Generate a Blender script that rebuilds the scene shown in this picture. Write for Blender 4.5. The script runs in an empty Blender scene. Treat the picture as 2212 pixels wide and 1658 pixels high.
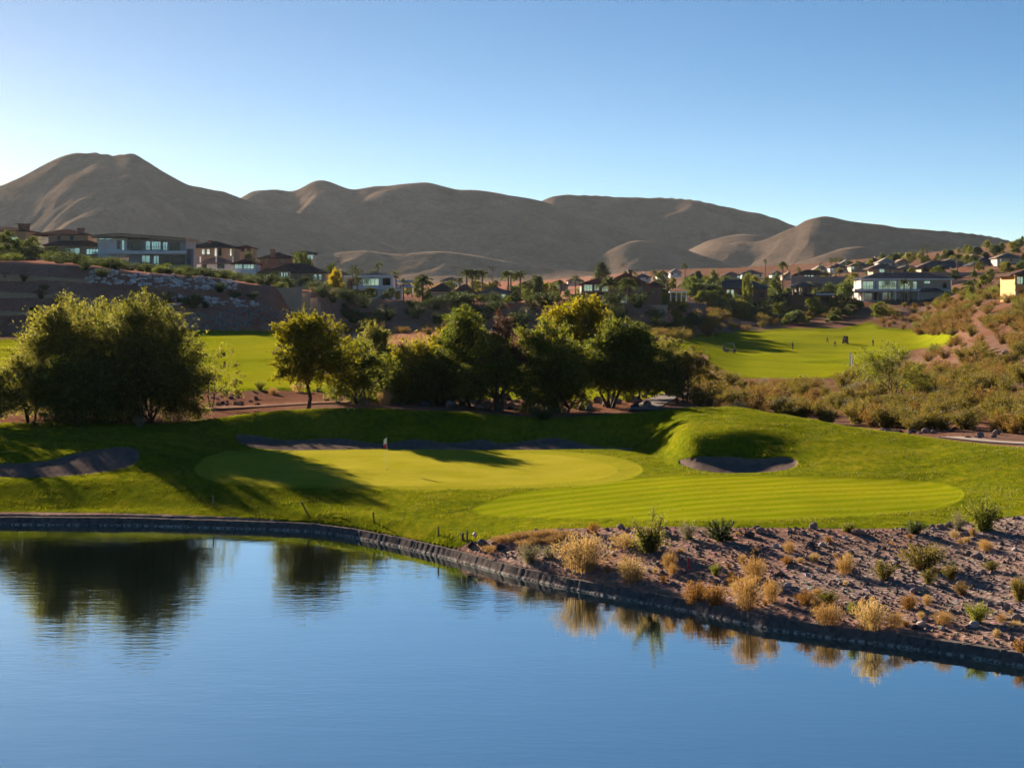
import bpy, math
import numpy as np
from mathutils import Vector, Matrix

# ------------------------------------------------------------------ camera, sky, sun, exposure
SC = bpy.context.scene
COL = SC.collection
F, CX, HY, H = 4307.0, 1106.0, 657.0, 14.0      # focal length, centre column, horizon row (photo at 2212 px wide), eye height in m
SUN_EL, SUN_AZ = 15.0, 27.0                     # degrees: elevation, and angle to the left of the view axis

cam = bpy.data.cameras.new('camera')
cam.sensor_width = 36.0
cam.lens = 36.0 * F / 2212.0
cam.shift_y = -172.0 / 2212.0
cam.clip_start = 0.5
cam.clip_end = 20000.0
camo = bpy.data.objects.new('camera', cam)
camo.location = (0, 0, H)
camo.rotation_euler = (math.radians(90), 0, 0)
COL.objects.link(camo)
SC.camera = camo

W = bpy.data.worlds.new('World')
SC.world = W
W.use_nodes = True
_nt = W.node_tree
_bg = _nt.nodes['Background']
_sky = _nt.nodes.new('ShaderNodeTexSky')
_sky.sky_type = 'NISHITA'
_sky.sun_disc = False
_sky.sun_elevation = math.radians(SUN_EL)
_sky.sun_rotation = math.radians(-SUN_AZ)
_sky.altitude = 600
_sky.air_density = 1.0
_sky.dust_density = 0.3
_sky.ozone_density = 2.0
_tc = _nt.nodes.new('ShaderNodeTexCoord')
_vm = _nt.nodes.new('ShaderNodeVectorMath'); _vm.operation = 'MULTIPLY'
_vm.inputs[1].default_value = (1, 1, 2.6)
_vn = _nt.nodes.new('ShaderNodeVectorMath'); _vn.operation = 'NORMALIZE'
_nt.links.new(_tc.outputs['Generated'], _vm.inputs[0])
_nt.links.new(_vm.outputs[0], _vn.inputs[0])
_nt.links.new(_vn.outputs[0], _sky.inputs[0])
_hs = _nt.nodes.new('ShaderNodeHueSaturation')
_hs.inputs['Saturation'].default_value = 1.3
_nt.links.new(_sky.outputs[0], _hs.inputs['Color'])
_nt.links.new(_hs.outputs[0], _bg.inputs[0])
_bg.inputs[1].default_value = 0.0305

sun = bpy.data.lights.new('sun', 'SUN')
sun.energy = 5.0
sun.angle = math.radians(0.5)
sun.color = (1.0, 0.86, 0.66)
suno = bpy.data.objects.new('sun', sun)
_e, _a = math.radians(SUN_EL), math.radians(SUN_AZ)
_sd = Vector((-math.sin(_a) * math.cos(_e), math.cos(_a) * math.cos(_e), math.sin(_e)))
suno.rotation_euler = _sd.to_track_quat('Z', 'Y').to_euler()
suno.location = (-60, 120, 80)
COL.objects.link(suno)

SC.view_settings.view_transform = 'Standard'
SC.view_settings.look = 'None'
SC.view_settings.exposure = 2.1
SC.view_settings.gamma = 1.0
SC.cycles.max_bounces = 6
SC.cycles.diffuse_bounces = 2
SC.cycles.glossy_bounces = 3
SC.cycles.transmission_bounces = 3
SC.cycles.transparent_max_bounces = 4
SC.cycles.volume_bounces = 0
SC.cycles.sample_clamp_indirect = 4.0
SC.cycles.caustics_reflective = False
SC.cycles.caustics_refractive = False
SC.cycles.use_denoising = True

# ------------------------------------------------------------------ helpers
def RNG(s): return np.random.default_rng(s)
def wx(px, Y): return (px - CX) * Y / F
def wz(py, Y): return H - (py - HY) * Y / F

def tag(o, label=None, cat=None, group=None, kind=None):
    if label: o['label'] = label
    if cat: o['category'] = cat
    if group: o['group'] = group
    if kind: o['kind'] = kind
    return o

def link(name, me, mat=None, parent=None, loc=None):
    o = bpy.data.objects.new(name, me)
    COL.objects.link(o)
    if mat is not None and me is not None and len(me.materials) == 0:
        for m in (mat if isinstance(mat, (list, tuple)) else [mat]): me.materials.append(m)
    if parent is not None: o.parent = parent
    if loc is not None: o.location = loc
    return o

def empty(name, loc, rz=0.0, s=1.0):
    o = bpy.data.objects.new(name, None)
    o.empty_display_size = 0.5
    COL.objects.link(o)
    o.location = loc; o.rotation_euler = (0, 0, rz); o.scale = (s, s, s)
    return o

def dup(root, loc, rz=0.0, s=None, label=None, group=None):
    r = root.copy(); COL.objects.link(r)
    r.location = loc; r.rotation_euler = (0, 0, rz)
    if s is not None: r.scale = s if isinstance(s, (tuple, list)) else (s, s, s)
    if label: r['label'] = label
    if group: r['group'] = group
    for ch in root.children:
        c = ch.copy(); COL.objects.link(c); c.parent = r
        for g in ch.children:
            d = g.copy(); COL.objects.link(d); d.parent = c
    return r

def np_mesh(name, V, Fq, smooth=False):
    V = np.ascontiguousarray(V, dtype=np.float32); Fq = np.ascontiguousarray(Fq, dtype=np.int32)
    n, k = Fq.shape
    me = bpy.data.meshes.new(name)
    me.vertices.add(len(V)); me.vertices.foreach_set('co', V.ravel())
    me.loops.add(n * k); me.loops.foreach_set('vertex_index', Fq.ravel())
    me.polygons.add(n)
    me.polygons.foreach_set('loop_start', np.arange(0, n * k, k, dtype=np.int32))
    me.polygons.foreach_set('loop_total', np.full(n, k, dtype=np.int32))
    me.polygons.foreach_set('use_smooth', np.full(n, smooth, dtype=bool))
    me.update(calc_edges=True)
    return me

class MB:
    def __init__(s): s.v = []; s.f = []; s.m = []; s.cur = 0
    def add(s, vs, fs):
        b = len(s.v); s.v += [tuple(map(float, p)) for p in vs]
        s.f += [tuple(b + i for i in q) for q in fs]; s.m += [s.cur] * len(fs)
    def box(s, x0, x1, y0, y1, z0, z1):
        s.add([(x0,y0,z0),(x1,y0,z0),(x1,y1,z0),(x0,y1,z0),(x0,y0,z1),(x1,y0,z1),(x1,y1,z1),(x0,y1,z1)],
              [(3,2,1,0),(4,5,6,7),(0,1,5,4),(1,2,6,5),(2,3,7,6),(3,0,4,7)])
    def bevbox(s, x0, x1, y0, y1, z0, z1, b):
        pts = []
        for z, i in ((z0, b), (z0 + b, 0), (z1 - b, 0), (z1, b)):
            xa, xb, ya, yb = x0 + i, x1 - i, y0 + i, y1 - i; c = b * 0.8
            pts.append([(xa+c,ya,z),(xb-c,ya,z),(xb,ya+c,z),(xb,yb-c,z),(xb-c,yb,z),(xa+c,yb,z),(xa,yb-c,z),(xa,ya+c,z)])
        s.loft(pts)
    def loft(s, rings, cap=True):
        n = len(rings[0]); vs = [p for r in rings for p in r]; fs = []
        for k in range(len(rings) - 1):
            for i in range(n):
                j = (i + 1) % n
                fs.append((k*n+i, k*n+j, (k+1)*n+j, (k+1)*n+i))
        if cap:
            fs.append(tuple(range(n - 1, -1, -1))); fs.append(tuple(range((len(rings)-1)*n, len(rings)*n)))
        s.add(vs, fs)
    def tube(s, pts, rad, n=6):
        pts = [Vector(p) for p in pts]
        if not isinstance(rad, (list, tuple)): rad = [rad] * len(pts)
        rings = []
        for i, p in enumerate(pts):
            d = (pts[min(i+1, len(pts)-1)] - pts[max(i-1, 0)])
            d = d.normalized() if d.length > 1e-9 else Vector((0, 0, 1))
            u = d.cross(Vector((0.31, 0.94, 0.11))).normalized(); w = d.cross(u)
            rings.append([p + (u * math.cos(2*math.pi*k/n) + w * math.sin(2*math.pi*k/n)) * rad[i] for k in range(n)])
        s.loft(rings)
    def disc(s, c, axis, r, t, n=16):
        c = Vector(c); a = Vector(axis)
        s.tube([c - a*t/2, c - a*t/2*0.9, c + a*t/2*0.9, c + a*t/2], [r*0.9, r, r, r*0.9], n)
    def hip(s, x0, x1, y0, y1, ze, zr, th=0.22, gable=None):
        w, d = x1 - x0, y1 - y0
        if gable == 'x': a = (x0, (y0+y1)/2); b = (x1, (y0+y1)/2)          # ridge along x
        elif gable == 'y': a = ((x0+x1)/2, y0); b = ((x0+x1)/2, y1)
        elif w >= d: a = (x0 + d/2, (y0+y1)/2); b = (x1 - d/2, (y0+y1)/2)
        else: a = ((x0+x1)/2, y0 + w/2); b = ((x0+x1)/2, y1 - w/2)
        vs = [(x0,y0,ze-th),(x1,y0,ze-th),(x1,y1,ze-th),(x0,y1,ze-th),(x0,y0,ze),(x1,y0,ze),(x1,y1,ze),(x0,y1,ze),(a[0],a[1],zr),(b[0],b[1],zr)]
        if (gable == 'y') or (gable is None and w < d):
            top = [(4,5,8),(5,6,9,8),(6,7,9),(7,4,8,9)]
        else:
            top = [(4,5,9,8),(5,6,9),(6,7,8,9),(7,4,8)]
        s.add(vs, [(3,2,1,0),(0,1,5,4),(1,2,6,5),(2,3,7,6),(3,0,4,7)] + top)
    def mesh(s, name, smooth=False):
        me = bpy.data.meshes.new(name)
        me.from_pydata(s.v, [], s.f)
        if any(s.m): me.polygons.foreach_set('material_index', s.m)
        if smooth: me.polygons.foreach_set('use_smooth', [True] * len(s.f))
        me.update()
        return me
    def build(s, name, mat, parent=None, loc=None, smooth=False):
        return link(name, s.mesh(name, smooth), mat, parent, loc)

# lattice noise in numpy
def vnoise(x, y, seed=0):
    xi = np.floor(x).astype(np.int64); yi = np.floor(y).astype(np.int64)
    fx = x - xi; fy = y - yi
    fx = fx*fx*fx*(fx*(fx*6-15)+10); fy = fy*fy*fy*(fy*(fy*6-15)+10)
    def h(a, b):
        n = (a * 374761393 + b * 668265263 + seed * 1274126177) & 0xffffffff
        n = ((n ^ (n >> 13)) * 1103515245) & 0xffffffff
        n = ((n ^ (n >> 16)) * 2246822519) & 0xffffffff
        return ((n ^ (n >> 15)) & 0xffff) / 65535.0
    return (h(xi,yi)*(1-fx)+h(xi+1,yi)*fx)*(1-fy)+(h(xi,yi+1)*(1-fx)+h(xi+1,yi+1)*fx)*fy
def fbm(x, y, oct=4, seed=0):
    t = 0; a = 0.5
    for o in range(oct):
        t = t + a * (vnoise(x, y, seed + o) - 0.5) * 2; x = x * 2.03 + 17.3; y = y * 2.03 + 5.1; a *= 0.5
    return t
def ridged(x, y, oct=4, seed=0):
    t = 0; a = 0.5
    for o in range(oct):
        t = t + a * (1 - np.abs(vnoise(x, y, seed + o) * 2 - 1)); x = x * 2.1 + 3.7; y = y * 2.1 + 9.2; a *= 0.5
    return t

# ------------------------------------------------------------------ materials
class NT:
    def __init__(s, name):
        s.mat = bpy.data.materials.new(name); s.mat.use_nodes = True
        s.t = s.mat.node_tree; s.t.nodes.clear()
        s.out = s.n('ShaderNodeOutputMaterial')
    def n(s, ty, **kw):
        nd = s.t.nodes.new(ty)
        for k, v in kw.items():
            if hasattr(nd, k): setattr(nd, k, v)
            else: nd.inputs[k.replace('_', ' ')].default_value = v
        return nd
    def l(s, a, b): s.t.links.new(a, b)
    def noise(s, vec, scale, detail=4, rough=0.55):
        nd = s.n('ShaderNodeTexNoise'); nd.inputs['Scale'].default_value = scale
        nd.inputs['Detail'].default_value = detail; nd.inputs['Roughness'].default_value = rough
        if vec is not None: s.l(vec, nd.inputs['Vector'])
        return nd.outputs['Fac']
    def ramp(s, fac, stops, interp='LINEAR'):
        nd = s.n('ShaderNodeValToRGB'); cr = nd.color_ramp; cr.interpolation = interp
        while len(cr.elements) < len(stops): cr.elements.new(0.5)
        for e, (p, c) in zip(cr.elements, stops):
            e.position = p; e.color = (c[0], c[1], c[2], 1)
        s.l(fac, nd.inputs[0]); return nd.outputs[0]
    def mix(s, fac, a, b, mode='MIX'):
        nd = s.n('ShaderNodeMix', data_type='RGBA', blend_type=mode)
        for v, i in ((fac, 0), (a, 6), (b, 7)):
            if hasattr(v, 'links'): s.l(v, nd.inputs[i])
            elif isinstance(v, (int, float)): nd.inputs[i].default_value = v
            else: nd.inputs[i].default_value = (v[0], v[1], v[2], 1)
        return nd.outputs[2]
    def math(s, op, a, b=0.0, c=None):
        nd = s.n('ShaderNodeMath', operation=op)
        for i, v in enumerate((a, b) if c is None else (a, b, c)):
            if hasattr(v, 'links'): s.l(v, nd.inputs[i])
            else: nd.inputs[i].default_value = v
        return nd.outputs[0]
    def step(s, v, lo, hi, a=0.0, b=1.0):
        nd = s.n('ShaderNodeMapRange'); s.l(v, nd.inputs[0])
        for i, q in enumerate((lo, hi, a, b)): nd.inputs[i+1].default_value = q
        return nd.outputs[0]
    def map(s, vec, scale=(1,1,1), rot=(0,0,0)):
        nd = s.n('ShaderNodeMapping'); s.l(vec, nd.inputs[0])
        nd.inputs['Scale'].default_value = scale; nd.inputs['Rotation'].default_value = rot
        return nd.outputs[0]
    def bump(s, h, strength=0.5, dist=0.1, nrm=None):
        nd = s.n('ShaderNodeBump'); s.l(h, nd.inputs['Height'])
        nd.inputs['Strength'].default_value = strength; nd.inputs['Distance'].default_value = dist
        if nrm is not None: s.l(nrm, nd.inputs['Normal'])
        return nd.outputs[0]
    def bsdf(s, col, rough=0.9, spec=0.2, nrm=None, **kw):
        nd = s.n('ShaderNodeBsdfPrincipled')
        if hasattr(col, 'links'): s.l(col, nd.inputs['Base Color'])
        else: nd.inputs['Base Color'].default_value = (col[0], col[1], col[2], 1)
        nd.inputs['Roughness'].default_value = rough; nd.inputs['Specular IOR Level'].default_value = spec
        if nrm is not None: s.l(nrm, nd.inputs['Normal'])
        for k, v in kw.items(): nd.inputs[k.replace('_', ' ')].default_value = v
        return nd.outputs[0]
    def done(s, sh): s.l(sh, s.out.inputs['Surface']); return s.mat

def m_plain(name, c, var=0.18, scale=1.5, rough=0.85, spec=0.2, bump=0.15, metallic=0.0):
    t = NT(name); tc = t.n('ShaderNodeTexCoord').outputs['Object']
    n1 = t.noise(tc, scale, 5); lo = [x*(1-var) for x in c]; hi = [min(1, x*(1+var)) for x in c]
    col = t.ramp(n1, [(0.3, lo), (0.7, hi)])
    nb = t.bump(t.noise(tc, scale*8, 3), bump, 0.03) if bump else None
    return t.done(t.bsdf(col, rough, spec, nb, Metallic=metallic))

def m_leaf(name, dark, mid, light, trans=0.45, tcol=None):
    t = NT(name); g = t.n('ShaderNodeNewGeometry'); oi = t.n('ShaderNodeObjectInfo')
    f = t.math('ADD', t.math('MULTIPLY', g.outputs['Random Per Island'], 0.75), t.math('MULTIPLY', oi.outputs['Random'], 0.25))
    col = t.ramp(f, [(0.1, dark), (0.5, mid), (0.95, light)])
    d = t.bsdf(col, 0.65, 0.25)
    tr = t.n('ShaderNodeBsdfTranslucent')
    t.l(t.mix(1.0, col, tcol or (1.5, 1.35, 0.6), 'MULTIPLY'), tr.inputs[0])
    mx = t.n('ShaderNodeMixShader'); mx.inputs[0].default_value = trans
    t.l(d, mx.inputs[1]); t.l(tr.outputs[0], mx.inputs[2])
    return t.done(mx.outputs[0])

M = {}
def setup_materials():
    M['bark'] = m_plain('bark', (0.07, 0.05, 0.04), 0.4, 6, 0.95, 0.1, 0.5)
    M['bark_palm'] = m_plain('bark_palm', (0.14, 0.10, 0.07), 0.3, 5, 0.95, 0.1, 0.4)
    M['mesquite'] = m_leaf('leaf_mesquite', (0.035, 0.055, 0.012), (0.075, 0.095, 0.018), (0.13, 0.14, 0.03), 0.52, (1.7, 1.5, 0.6))
    M['olive'] = m_leaf('leaf_olive', (0.05, 0.06, 0.018), (0.11, 0.115, 0.03), (0.19, 0.175, 0.05), 0.55, (1.6, 1.45, 0.7))
    M['yellowgreen'] = m_leaf('leaf_yellowgreen', (0.05, 0.06, 0.008), (0.11, 0.115, 0.012), (0.19, 0.17, 0.02), 0.55, (1.9, 1.6, 0.5))
    M['darkleaf'] = m_leaf('leaf_dark', (0.018, 0.032, 0.012), (0.035, 0.055, 0.018), (0.06, 0.08, 0.025), 0.3)
    M['townleaf'] = m_leaf('leaf_town', (0.035, 0.06, 0.018), (0.065, 0.095, 0.025), (0.12, 0.15, 0.035), 0.4)
    M['yellowleaf'] = m_leaf('leaf_yellow', (0.16, 0.14, 0.01), (0.28, 0.23, 0.015), (0.36, 0.30, 0.03), 0.45)
    M['palmleaf'] = m_leaf('leaf_palm', (0.03, 0.05, 0.02), (0.06, 0.085, 0.03), (0.13, 0.14, 0.05), 0.35)
    M['pineleaf'] = m_leaf('leaf_pine', (0.03, 0.05, 0.03), (0.055, 0.08, 0.045), (0.09, 0.11, 0.06), 0.3)
    M['creosote'] = m_leaf('leaf_creosote', (0.045, 0.046, 0.012), (0.105, 0.09, 0.02), (0.17, 0.13, 0.03), 0.4)
    M['rustbrush'] = m_leaf('leaf_rust', (0.06, 0.04, 0.016), (0.13, 0.08, 0.03), (0.20, 0.12, 0.04), 0.4)
    M['greybrush'] = m_leaf('leaf_grey', (0.09, 0.085, 0.055), (0.16, 0.15, 0.095), (0.24, 0.21, 0.14), 0.35, (1.2, 1.1, 0.8))
    M['drygrass'] = m_leaf('leaf_dry', (0.16, 0.10, 0.04), (0.27, 0.175, 0.075), (0.38, 0.26, 0.12), 0.45, (1.2, 1.0, 0.6))
    M['palegrass'] = m_leaf('leaf_pale', (0.22, 0.15, 0.07), (0.34, 0.245, 0.115), (0.45, 0.34, 0.18), 0.45, (1.2, 1.05, 0.7))
    M['orangebush'] = m_leaf('leaf_orange', (0.11, 0.065, 0.018), (0.20, 0.115, 0.028), (0.29, 0.17, 0.045), 0.45, (1.3, 1.0, 0.5))
    M['limebush'] = m_leaf('leaf_lime', (0.06, 0.075, 0.012), (0.13, 0.15, 0.02), (0.20, 0.21, 0.04), 0.4)
    M['blade'] = m_leaf('grass_blade', (0.038, 0.06, 0.004), (0.088, 0.108, 0.005), (0.165, 0.152, 0.010), 0.5, (1.4, 1.25, 0.4))
    M['dirt'] = m_plain('dirt', (0.20, 0.115, 0.085), 0.3, 1.2, 0.95, 0.0, 0.4)
    M['stem'] = m_plain('stem', (0.14, 0.09, 0.06), 0.3, 4, 0.95, 0.1, 0)
    M['reddead'] = m_leaf('leaf_dead', (0.07, 0.04, 0.025), (0.12, 0.065, 0.04), (0.17, 0.09, 0.05), 0.3, (1.2, 1, .8))
    M['rock'] = m_plain('rock', (0.22, 0.165, 0.15), 0.45, 2.2, 0.95, 0.0, 0.6)
    M['rock_pale'] = m_plain('rock_pale', (0.42, 0.34, 0.32), 0.3, 2.2, 0.95, 0.0, 0.6)
    M['rock_dark'] = m_plain('rock_dark', (0.075, 0.06, 0.06), 0.4, 2.2, 0.95, 0.0, 0.6)
    M['riprap'] = m_plain('riprap', (0.50, 0.44, 0.44), 0.5, 0.8, 0.95, 0.0, 0.5)
    M['concrete'] = m_plain('concrete', (0.22, 0.185, 0.17), 0.15, 0.6, 0.9, 0.0, 0.2)
    M['kerb'] = m_plain('kerb', (0.36, 0.29, 0.24), 0.12, 1.2, 0.9, 0.0, 0.2)
    t = NT('liner'); P = t.n('ShaderNodeNewGeometry').outputs['Position']; sp = t.n('ShaderNodeSeparateXYZ'); t.l(P, sp.inputs[0]); n1 = t.noise(P, 3.0, 5, 0.65)
    col = t.ramp(n1, [(0.3, (0.075, 0.06, 0.056)), (0.7, (0.19, 0.15, 0.135))])
    stain = t.math('MULTIPLY', t.step(sp.outputs[2], 0.04, 0.14, 1.0, 0.0), t.step(t.noise(P, 5.0, 3), 0.45, 0.6)); col = t.mix(stain, col, (0.42, 0.37, 0.33))
    M['liner'] = t.done(t.bsdf(col, 0.95, 0.0, t.bump(n1, 0.6, 0.04)))
    for k, c in dict(white=(0.76,0.74,0.72), cream=(0.50,0.42,0.33), tan=(0.36,0.27,0.19), beige=(0.46,0.39,0.32), brown=(0.22,0.13,0.10),
                     grey=(0.40,0.40,0.42), slate=(0.12,0.13,0.15), orange=(0.55,0.30,0.10), mauve=(0.33,0.24,0.22), sand_wall=(0.40,0.32,0.25)).items():
        M['w_' + k] = m_plain('wall_' + k, c, 0.08, 0.5, 0.9, 0.15, 0.1)
    for k, c in dict(brown=(0.13,0.085,0.075), slate=(0.085,0.09,0.11), mauve=(0.21,0.15,0.14), red=(0.17,0.075,0.065), dark=(0.06,0.055,0.06), tan=(0.30,0.23,0.18), pale=(0.42,0.36,0.32)).items():
        t = NT('roof_' + k); tc = t.n('ShaderNodeTexCoord').outputs['Object']
        wv = t.n('ShaderNodeTexWave', wave_type='BANDS', bands_direction='X'); wv.inputs['Scale'].default_value = 1.6; wv.inputs['Distortion'].default_value = 0.6
        t.l(tc, wv.inputs[0])
        nn = t.noise(tc, 1.3, 5)
        col = t.ramp(nn, [(0.3, [x*0.75 for x in c]), (0.7, [x*1.2 for x in c])])
        M['r_' + k] = t.done(t.bsdf(t.mix(1.0, col, (0.8, 0.78, 0.78), 'MULTIPLY'), 0.95, 0.0, t.bump(wv.outputs['Fac'], 0.4, 0.06)))
    t = NT('glass'); tc = t.n('ShaderNodeTexCoord').outputs['Object']
    M['glass'] = t.done(t.bsdf(t.ramp(t.noise(tc, 0.35, 2), [(0.35, (0.30, 0.42, 0.46)), (0.65, (0.55, 0.68, 0.70))]), 0.08, 0.6, t.bump(t.noise(tc, 0.8, 1), 0.05, 0.05), Metallic=0.75))
    M['glass_dark'] = m_plain('glass_dark', (0.03, 0.035, 0.04), 0.3, 0.5, 0.15, 0.5, 0)
    M['opening'] = m_plain('opening', (0.025, 0.022, 0.022), 0.3, 0.5, 0.8, 0.1, 0)
    M['frame_white'] = m_plain('frame_white', (0.6, 0.58, 0.55), 0.05, 1, 0.6, 0.3, 0)
    M['frame_dark'] = m_plain('frame_dark', (0.05, 0.045, 0.045), 0.1, 1, 0.6, 0.3, 0)
    M['metal'] = m_plain('metal', (0.32, 0.32, 0.33), 0.1, 1, 0.45, 0.5, 0, 0.6)
    M['wood'] = m_plain('wood', (0.14, 0.08, 0.05), 0.3, 8, 0.9, 0.15, 0.4)
    M['red_paint'] = m_plain('red_paint', (0.50, 0.02, 0.03), 0.1, 5, 0.6, 0.3, 0)
    M['white_paint'] = m_plain('white_paint', (0.78, 0.76, 0.74), 0.05, 5, 0.6, 0.3, 0)
    M['pink_paint'] = m_plain('pink_paint', (0.78, 0.45, 0.40), 0.05, 5, 0.6, 0.3, 0)
    M['cart_body'] = m_plain('cart_body', (0.09, 0.085, 0.09), 0.1, 2, 0.4, 0.5, 0)
    M['rubber'] = m_plain('rubber', (0.02, 0.02, 0.02), 0.2, 6, 0.9, 0.2, 0)
    M['seat'] = m_plain('seat', (0.12, 0.10, 0.08), 0.1, 6, 0.7, 0.3, 0)
    M['skin'] = m_plain('skin', (0.35, 0.2, 0.14), 0.1, 6, 0.6, 0.3, 0)
    M['shirt_dark'] = m_plain('shirt_dark', (0.05, 0.05, 0.07), 0.15, 6, 0.9, 0.1, 0)
    M['shirt_blue'] = m_plain('shirt_blue', (0.05, 0.07, 0.13), 0.15, 6, 0.9, 0.1, 0)
    M['shirt_red'] = m_plain('shirt_red', (0.14, 0.05, 0.06), 0.15, 6, 0.9, 0.1, 0)
    M['trousers'] = m_plain('trousers', (0.035, 0.035, 0.045), 0.15, 6, 0.9, 0.1, 0)
    M['trousers_tan'] = m_plain('trousers_tan', (0.13, 0.10, 0.08), 0.15, 6, 0.9, 0.1, 0)
    M['blue_tarp'] = m_plain('blue_tarp', (0.05, 0.14, 0.42), 0.1, 1, 0.5, 0.4, 0.1)
    M['solar'] = m_plain('solar', (0.10, 0.16, 0.26), 0.15, 1, 0.2, 0.5, 0)
setup_materials()
# ------------------------------------------------------------------ terrain
# every column of control points runs from the shore to the far valley: (distance, photo row) or (distance, height when < 100)
SHORE = np.array([(-400,1132),(0,1132),(300,1134.5),(553,1142),(678,1147),(770,1160),(866,1180),(980,1207),(1106,1242),(1225,1269),(1360,1295),(1503,1321),(1659,1357),(1800,1377),(1935,1394),(2070,1414),(2212,1438),(2600,1496),(3300,1545)], float)
def shore_Y(px): return F * H / (np.interp(px, SHORE[:,0], SHORE[:,1]) - HY)
# names: G grass edge, F front plateau, B plateau back / bunker floor, T bunker top, L lip, C crest, D behind, R rock bank, N1..N3 flats, H1..H4 rise, Z far
COLS = {
 -300:[(130,1098),(136,1036),(138.6,1029),(143,995),(148,970),(164,915),(170,4.0),(185,878),(200,840),(235,800),(300,745),(345,720),(351,714),(355,670),(361,640),(371,566),(700,30)],
 0:   [(130,1098),(136,1036),(138.6,1029),(143,995),(148,970),(164,915),(170,4.0),(185,878),(200,840),(235,800),(300,745),(345,720),(351,714),(355,670),(361,640),(371,566),(700,30)],
 150: [(130,1098),(136,1036),(138.6,1030),(145,978),(149,962),(164,915),(170,4.0),(185,878),(200,840),(235,800),(300,745),(345,720),(351,714),(355,672),(361,642),(371,570),(700,29)],
 270: [(130,1095),(137,1032),(140.5,1018),(146,965),(149.5,953),(164,918),(170,4.0),(185,878),(200,842),(235,800),(300,745),(345,720),(351,714),(355,675),(361,645),(371,584),(700,27)],
 340: [(130,1092),(136,1040),(142,1002),(148,970),(151,958),(165,918),(171,3.9),(185,878),(202,842),(235,800),(300,745),(345,720),(351,714),(355,675),(361,650),(371,590),(700,26)],
 450: [(129,1093),(135,1043),(150,985),(156,965),(161,952),(167,906),(173,3.9),(188,872),(203,840),(235,800),(300,745),(345,721),(352,715),(356,680),(362,655),(371,600),(700,24)],
 600: [(127,1100),(133,1046),(158,972),(160.5,971),(166,942),(172,885),(178,4.4),(191,868),(203,840),(235,800),(300,745),(342,724),(356,716),(360,687),(366,660),(374,620),(700,21.5)],
 750: [(122.5,1112),(133,1047),(158,970),(160.5,973),(166,948),(172,879),(178,4.6),(192,862),(203,844),(235,810),(300,760),(350,735),(420,714),(427,692),(434,668),(444,642),(700,18.5)],
 900: [(117,1128),(132,1048),(158,968),(161,975),(166,946),(172,885),(178,4.5),(192,866),(205,843),(235,815),(300,770),(360,738),(427,712),(433,692),(439,672),(447,652),(700,17)],
 1000:[(109.6,1170),(132,1048),(158,968),(161,975),(166,949),(171.5,890),(178,4.4),(192,870),(205,846),(240,815),(310,770),(365,740),(429,712),(435,692),(441,673),(449,654),(700,16.5)],
 1200:[(107.5,1142),(132,1047),(158,968),(161,975),(166.5,947),(171.5,905),(178,4.0),(192,876),(205,850),(250,812),(330,768),(380,738),(436,713),(442,693),(448,673),(456,655),(700,16)],
 1350:[(106,1136),(132,1041),(157,970),(161.5,972),(166,948),(171,893),(178,4.2),(192,872),(205,848),(250,816),(330,772),(385,742),(442,714),(448,694),(454,674),(462,656),(700,18.5)],
 1430:[(105,1135.5),(131,1041.5),(147,998),(151,985),(156,953),(167.5,886),(176.5,4.3),(192,867),(205,848),(250,820),(330,781),(385,744),(450,716),(456,696),(463,676),(472,657),(720,19.5)],
 1480:[(104.5,1135),(130,1042),(138,1018),(141,998),(145.2,942),(164,880),(175,4.4),(192,862),(205,848),(250,824),(331,790),(385,745),(505,722),(530,700),(560,676),(595,654),(770,21.5)],
 1600:[(103.5,1136),(131,1036),(138.6,1020),(142,985),(147.3,927),(165,877),(176,4.2),(192,3.7),(210,3.4),(250,3.2),(331,800),(390,770),(470,738),(565,716),(610,690),(650,658),(800,22.5)],
 1720:[(103,1138),(131,1033),(138,1013),(141,994),(147.3,945),(158,900),(169,4.2),(185,3.3),(210,3.0),(250,2.9),(331,800),(400,770),(470,752),(575,706),(630,682),(675,655),(850,24.5)],
 1850:[(103,1140),(130,1038),(134,1018),(138,995),(142,970),(151,924),(159,4.0),(175,3.2),(210,3.0),(250,3.0),(331,800),(400,772),(470,757),(580,705),(615,680),(645,655),(850,28)],
 2000:[(103,1141),(127,1048),(131,1022),(135,1000),(139,976),(146,944),(154,3.8),(170,3.3),(210,3.3),(250,3.5),(330,795),(400,770),(470,750),(560,705),(600,682),(645,656),(850,31)],
 2100:[(104,1138),(122,1060),(127,1030),(131,1005),(135,980),(141,957),(149,3.8),(170,3.6),(210,4.0),(260,822),(305,778),(350,738),(400,706),(450,681),(520,656),(600,641),(850,33)],
 2212:[(106,1120),(117,1066),(122,1040),(127,1014),(131,992),(136,970),(145,3.8),(165,3.5),(200,880),(250,802),(300,746),(350,703),(400,670),(450,647),(520,632),(600,630),(850,36)],
 2500:[(106,1118),(117,1060),(122,1035),(127,1010),(131,990),(136,966),(145,3.9),(165,3.6),(200,870),(250,785),(300,725),(350,682),(400,650),(450,628),(520,615),(600,615),(850,38)],
}
Z1200 = np.array([(-400,33),(0,33),(500,29),(900,27),(1200,30),(1400,36),(1500,37),(1700,39),(1850,43),(2000,47),(2212,55),(2600,60)], float)
_cpx = np.array(sorted(COLS), float)
_cY = []; _cZ = []
for c in sorted(COLS):
    Ys = float(shore_Y(c))
    pts = [(Ys - 6, -1.6), (Ys - 0.15, -1.2), (Ys + 0.55, 0.52)]
    pts += [(Y, wz(v, Y) if v > 100 else v) for Y, v in COLS[c]]
    pts += [(1300, float(np.interp(c, Z1200[:,0], Z1200[:,1])))]
    _cY.append([p[0] for p in pts]); _cZ.append([p[1] for p in pts])
_cY = np.array(_cY); _cZ = np.array(_cZ)
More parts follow.
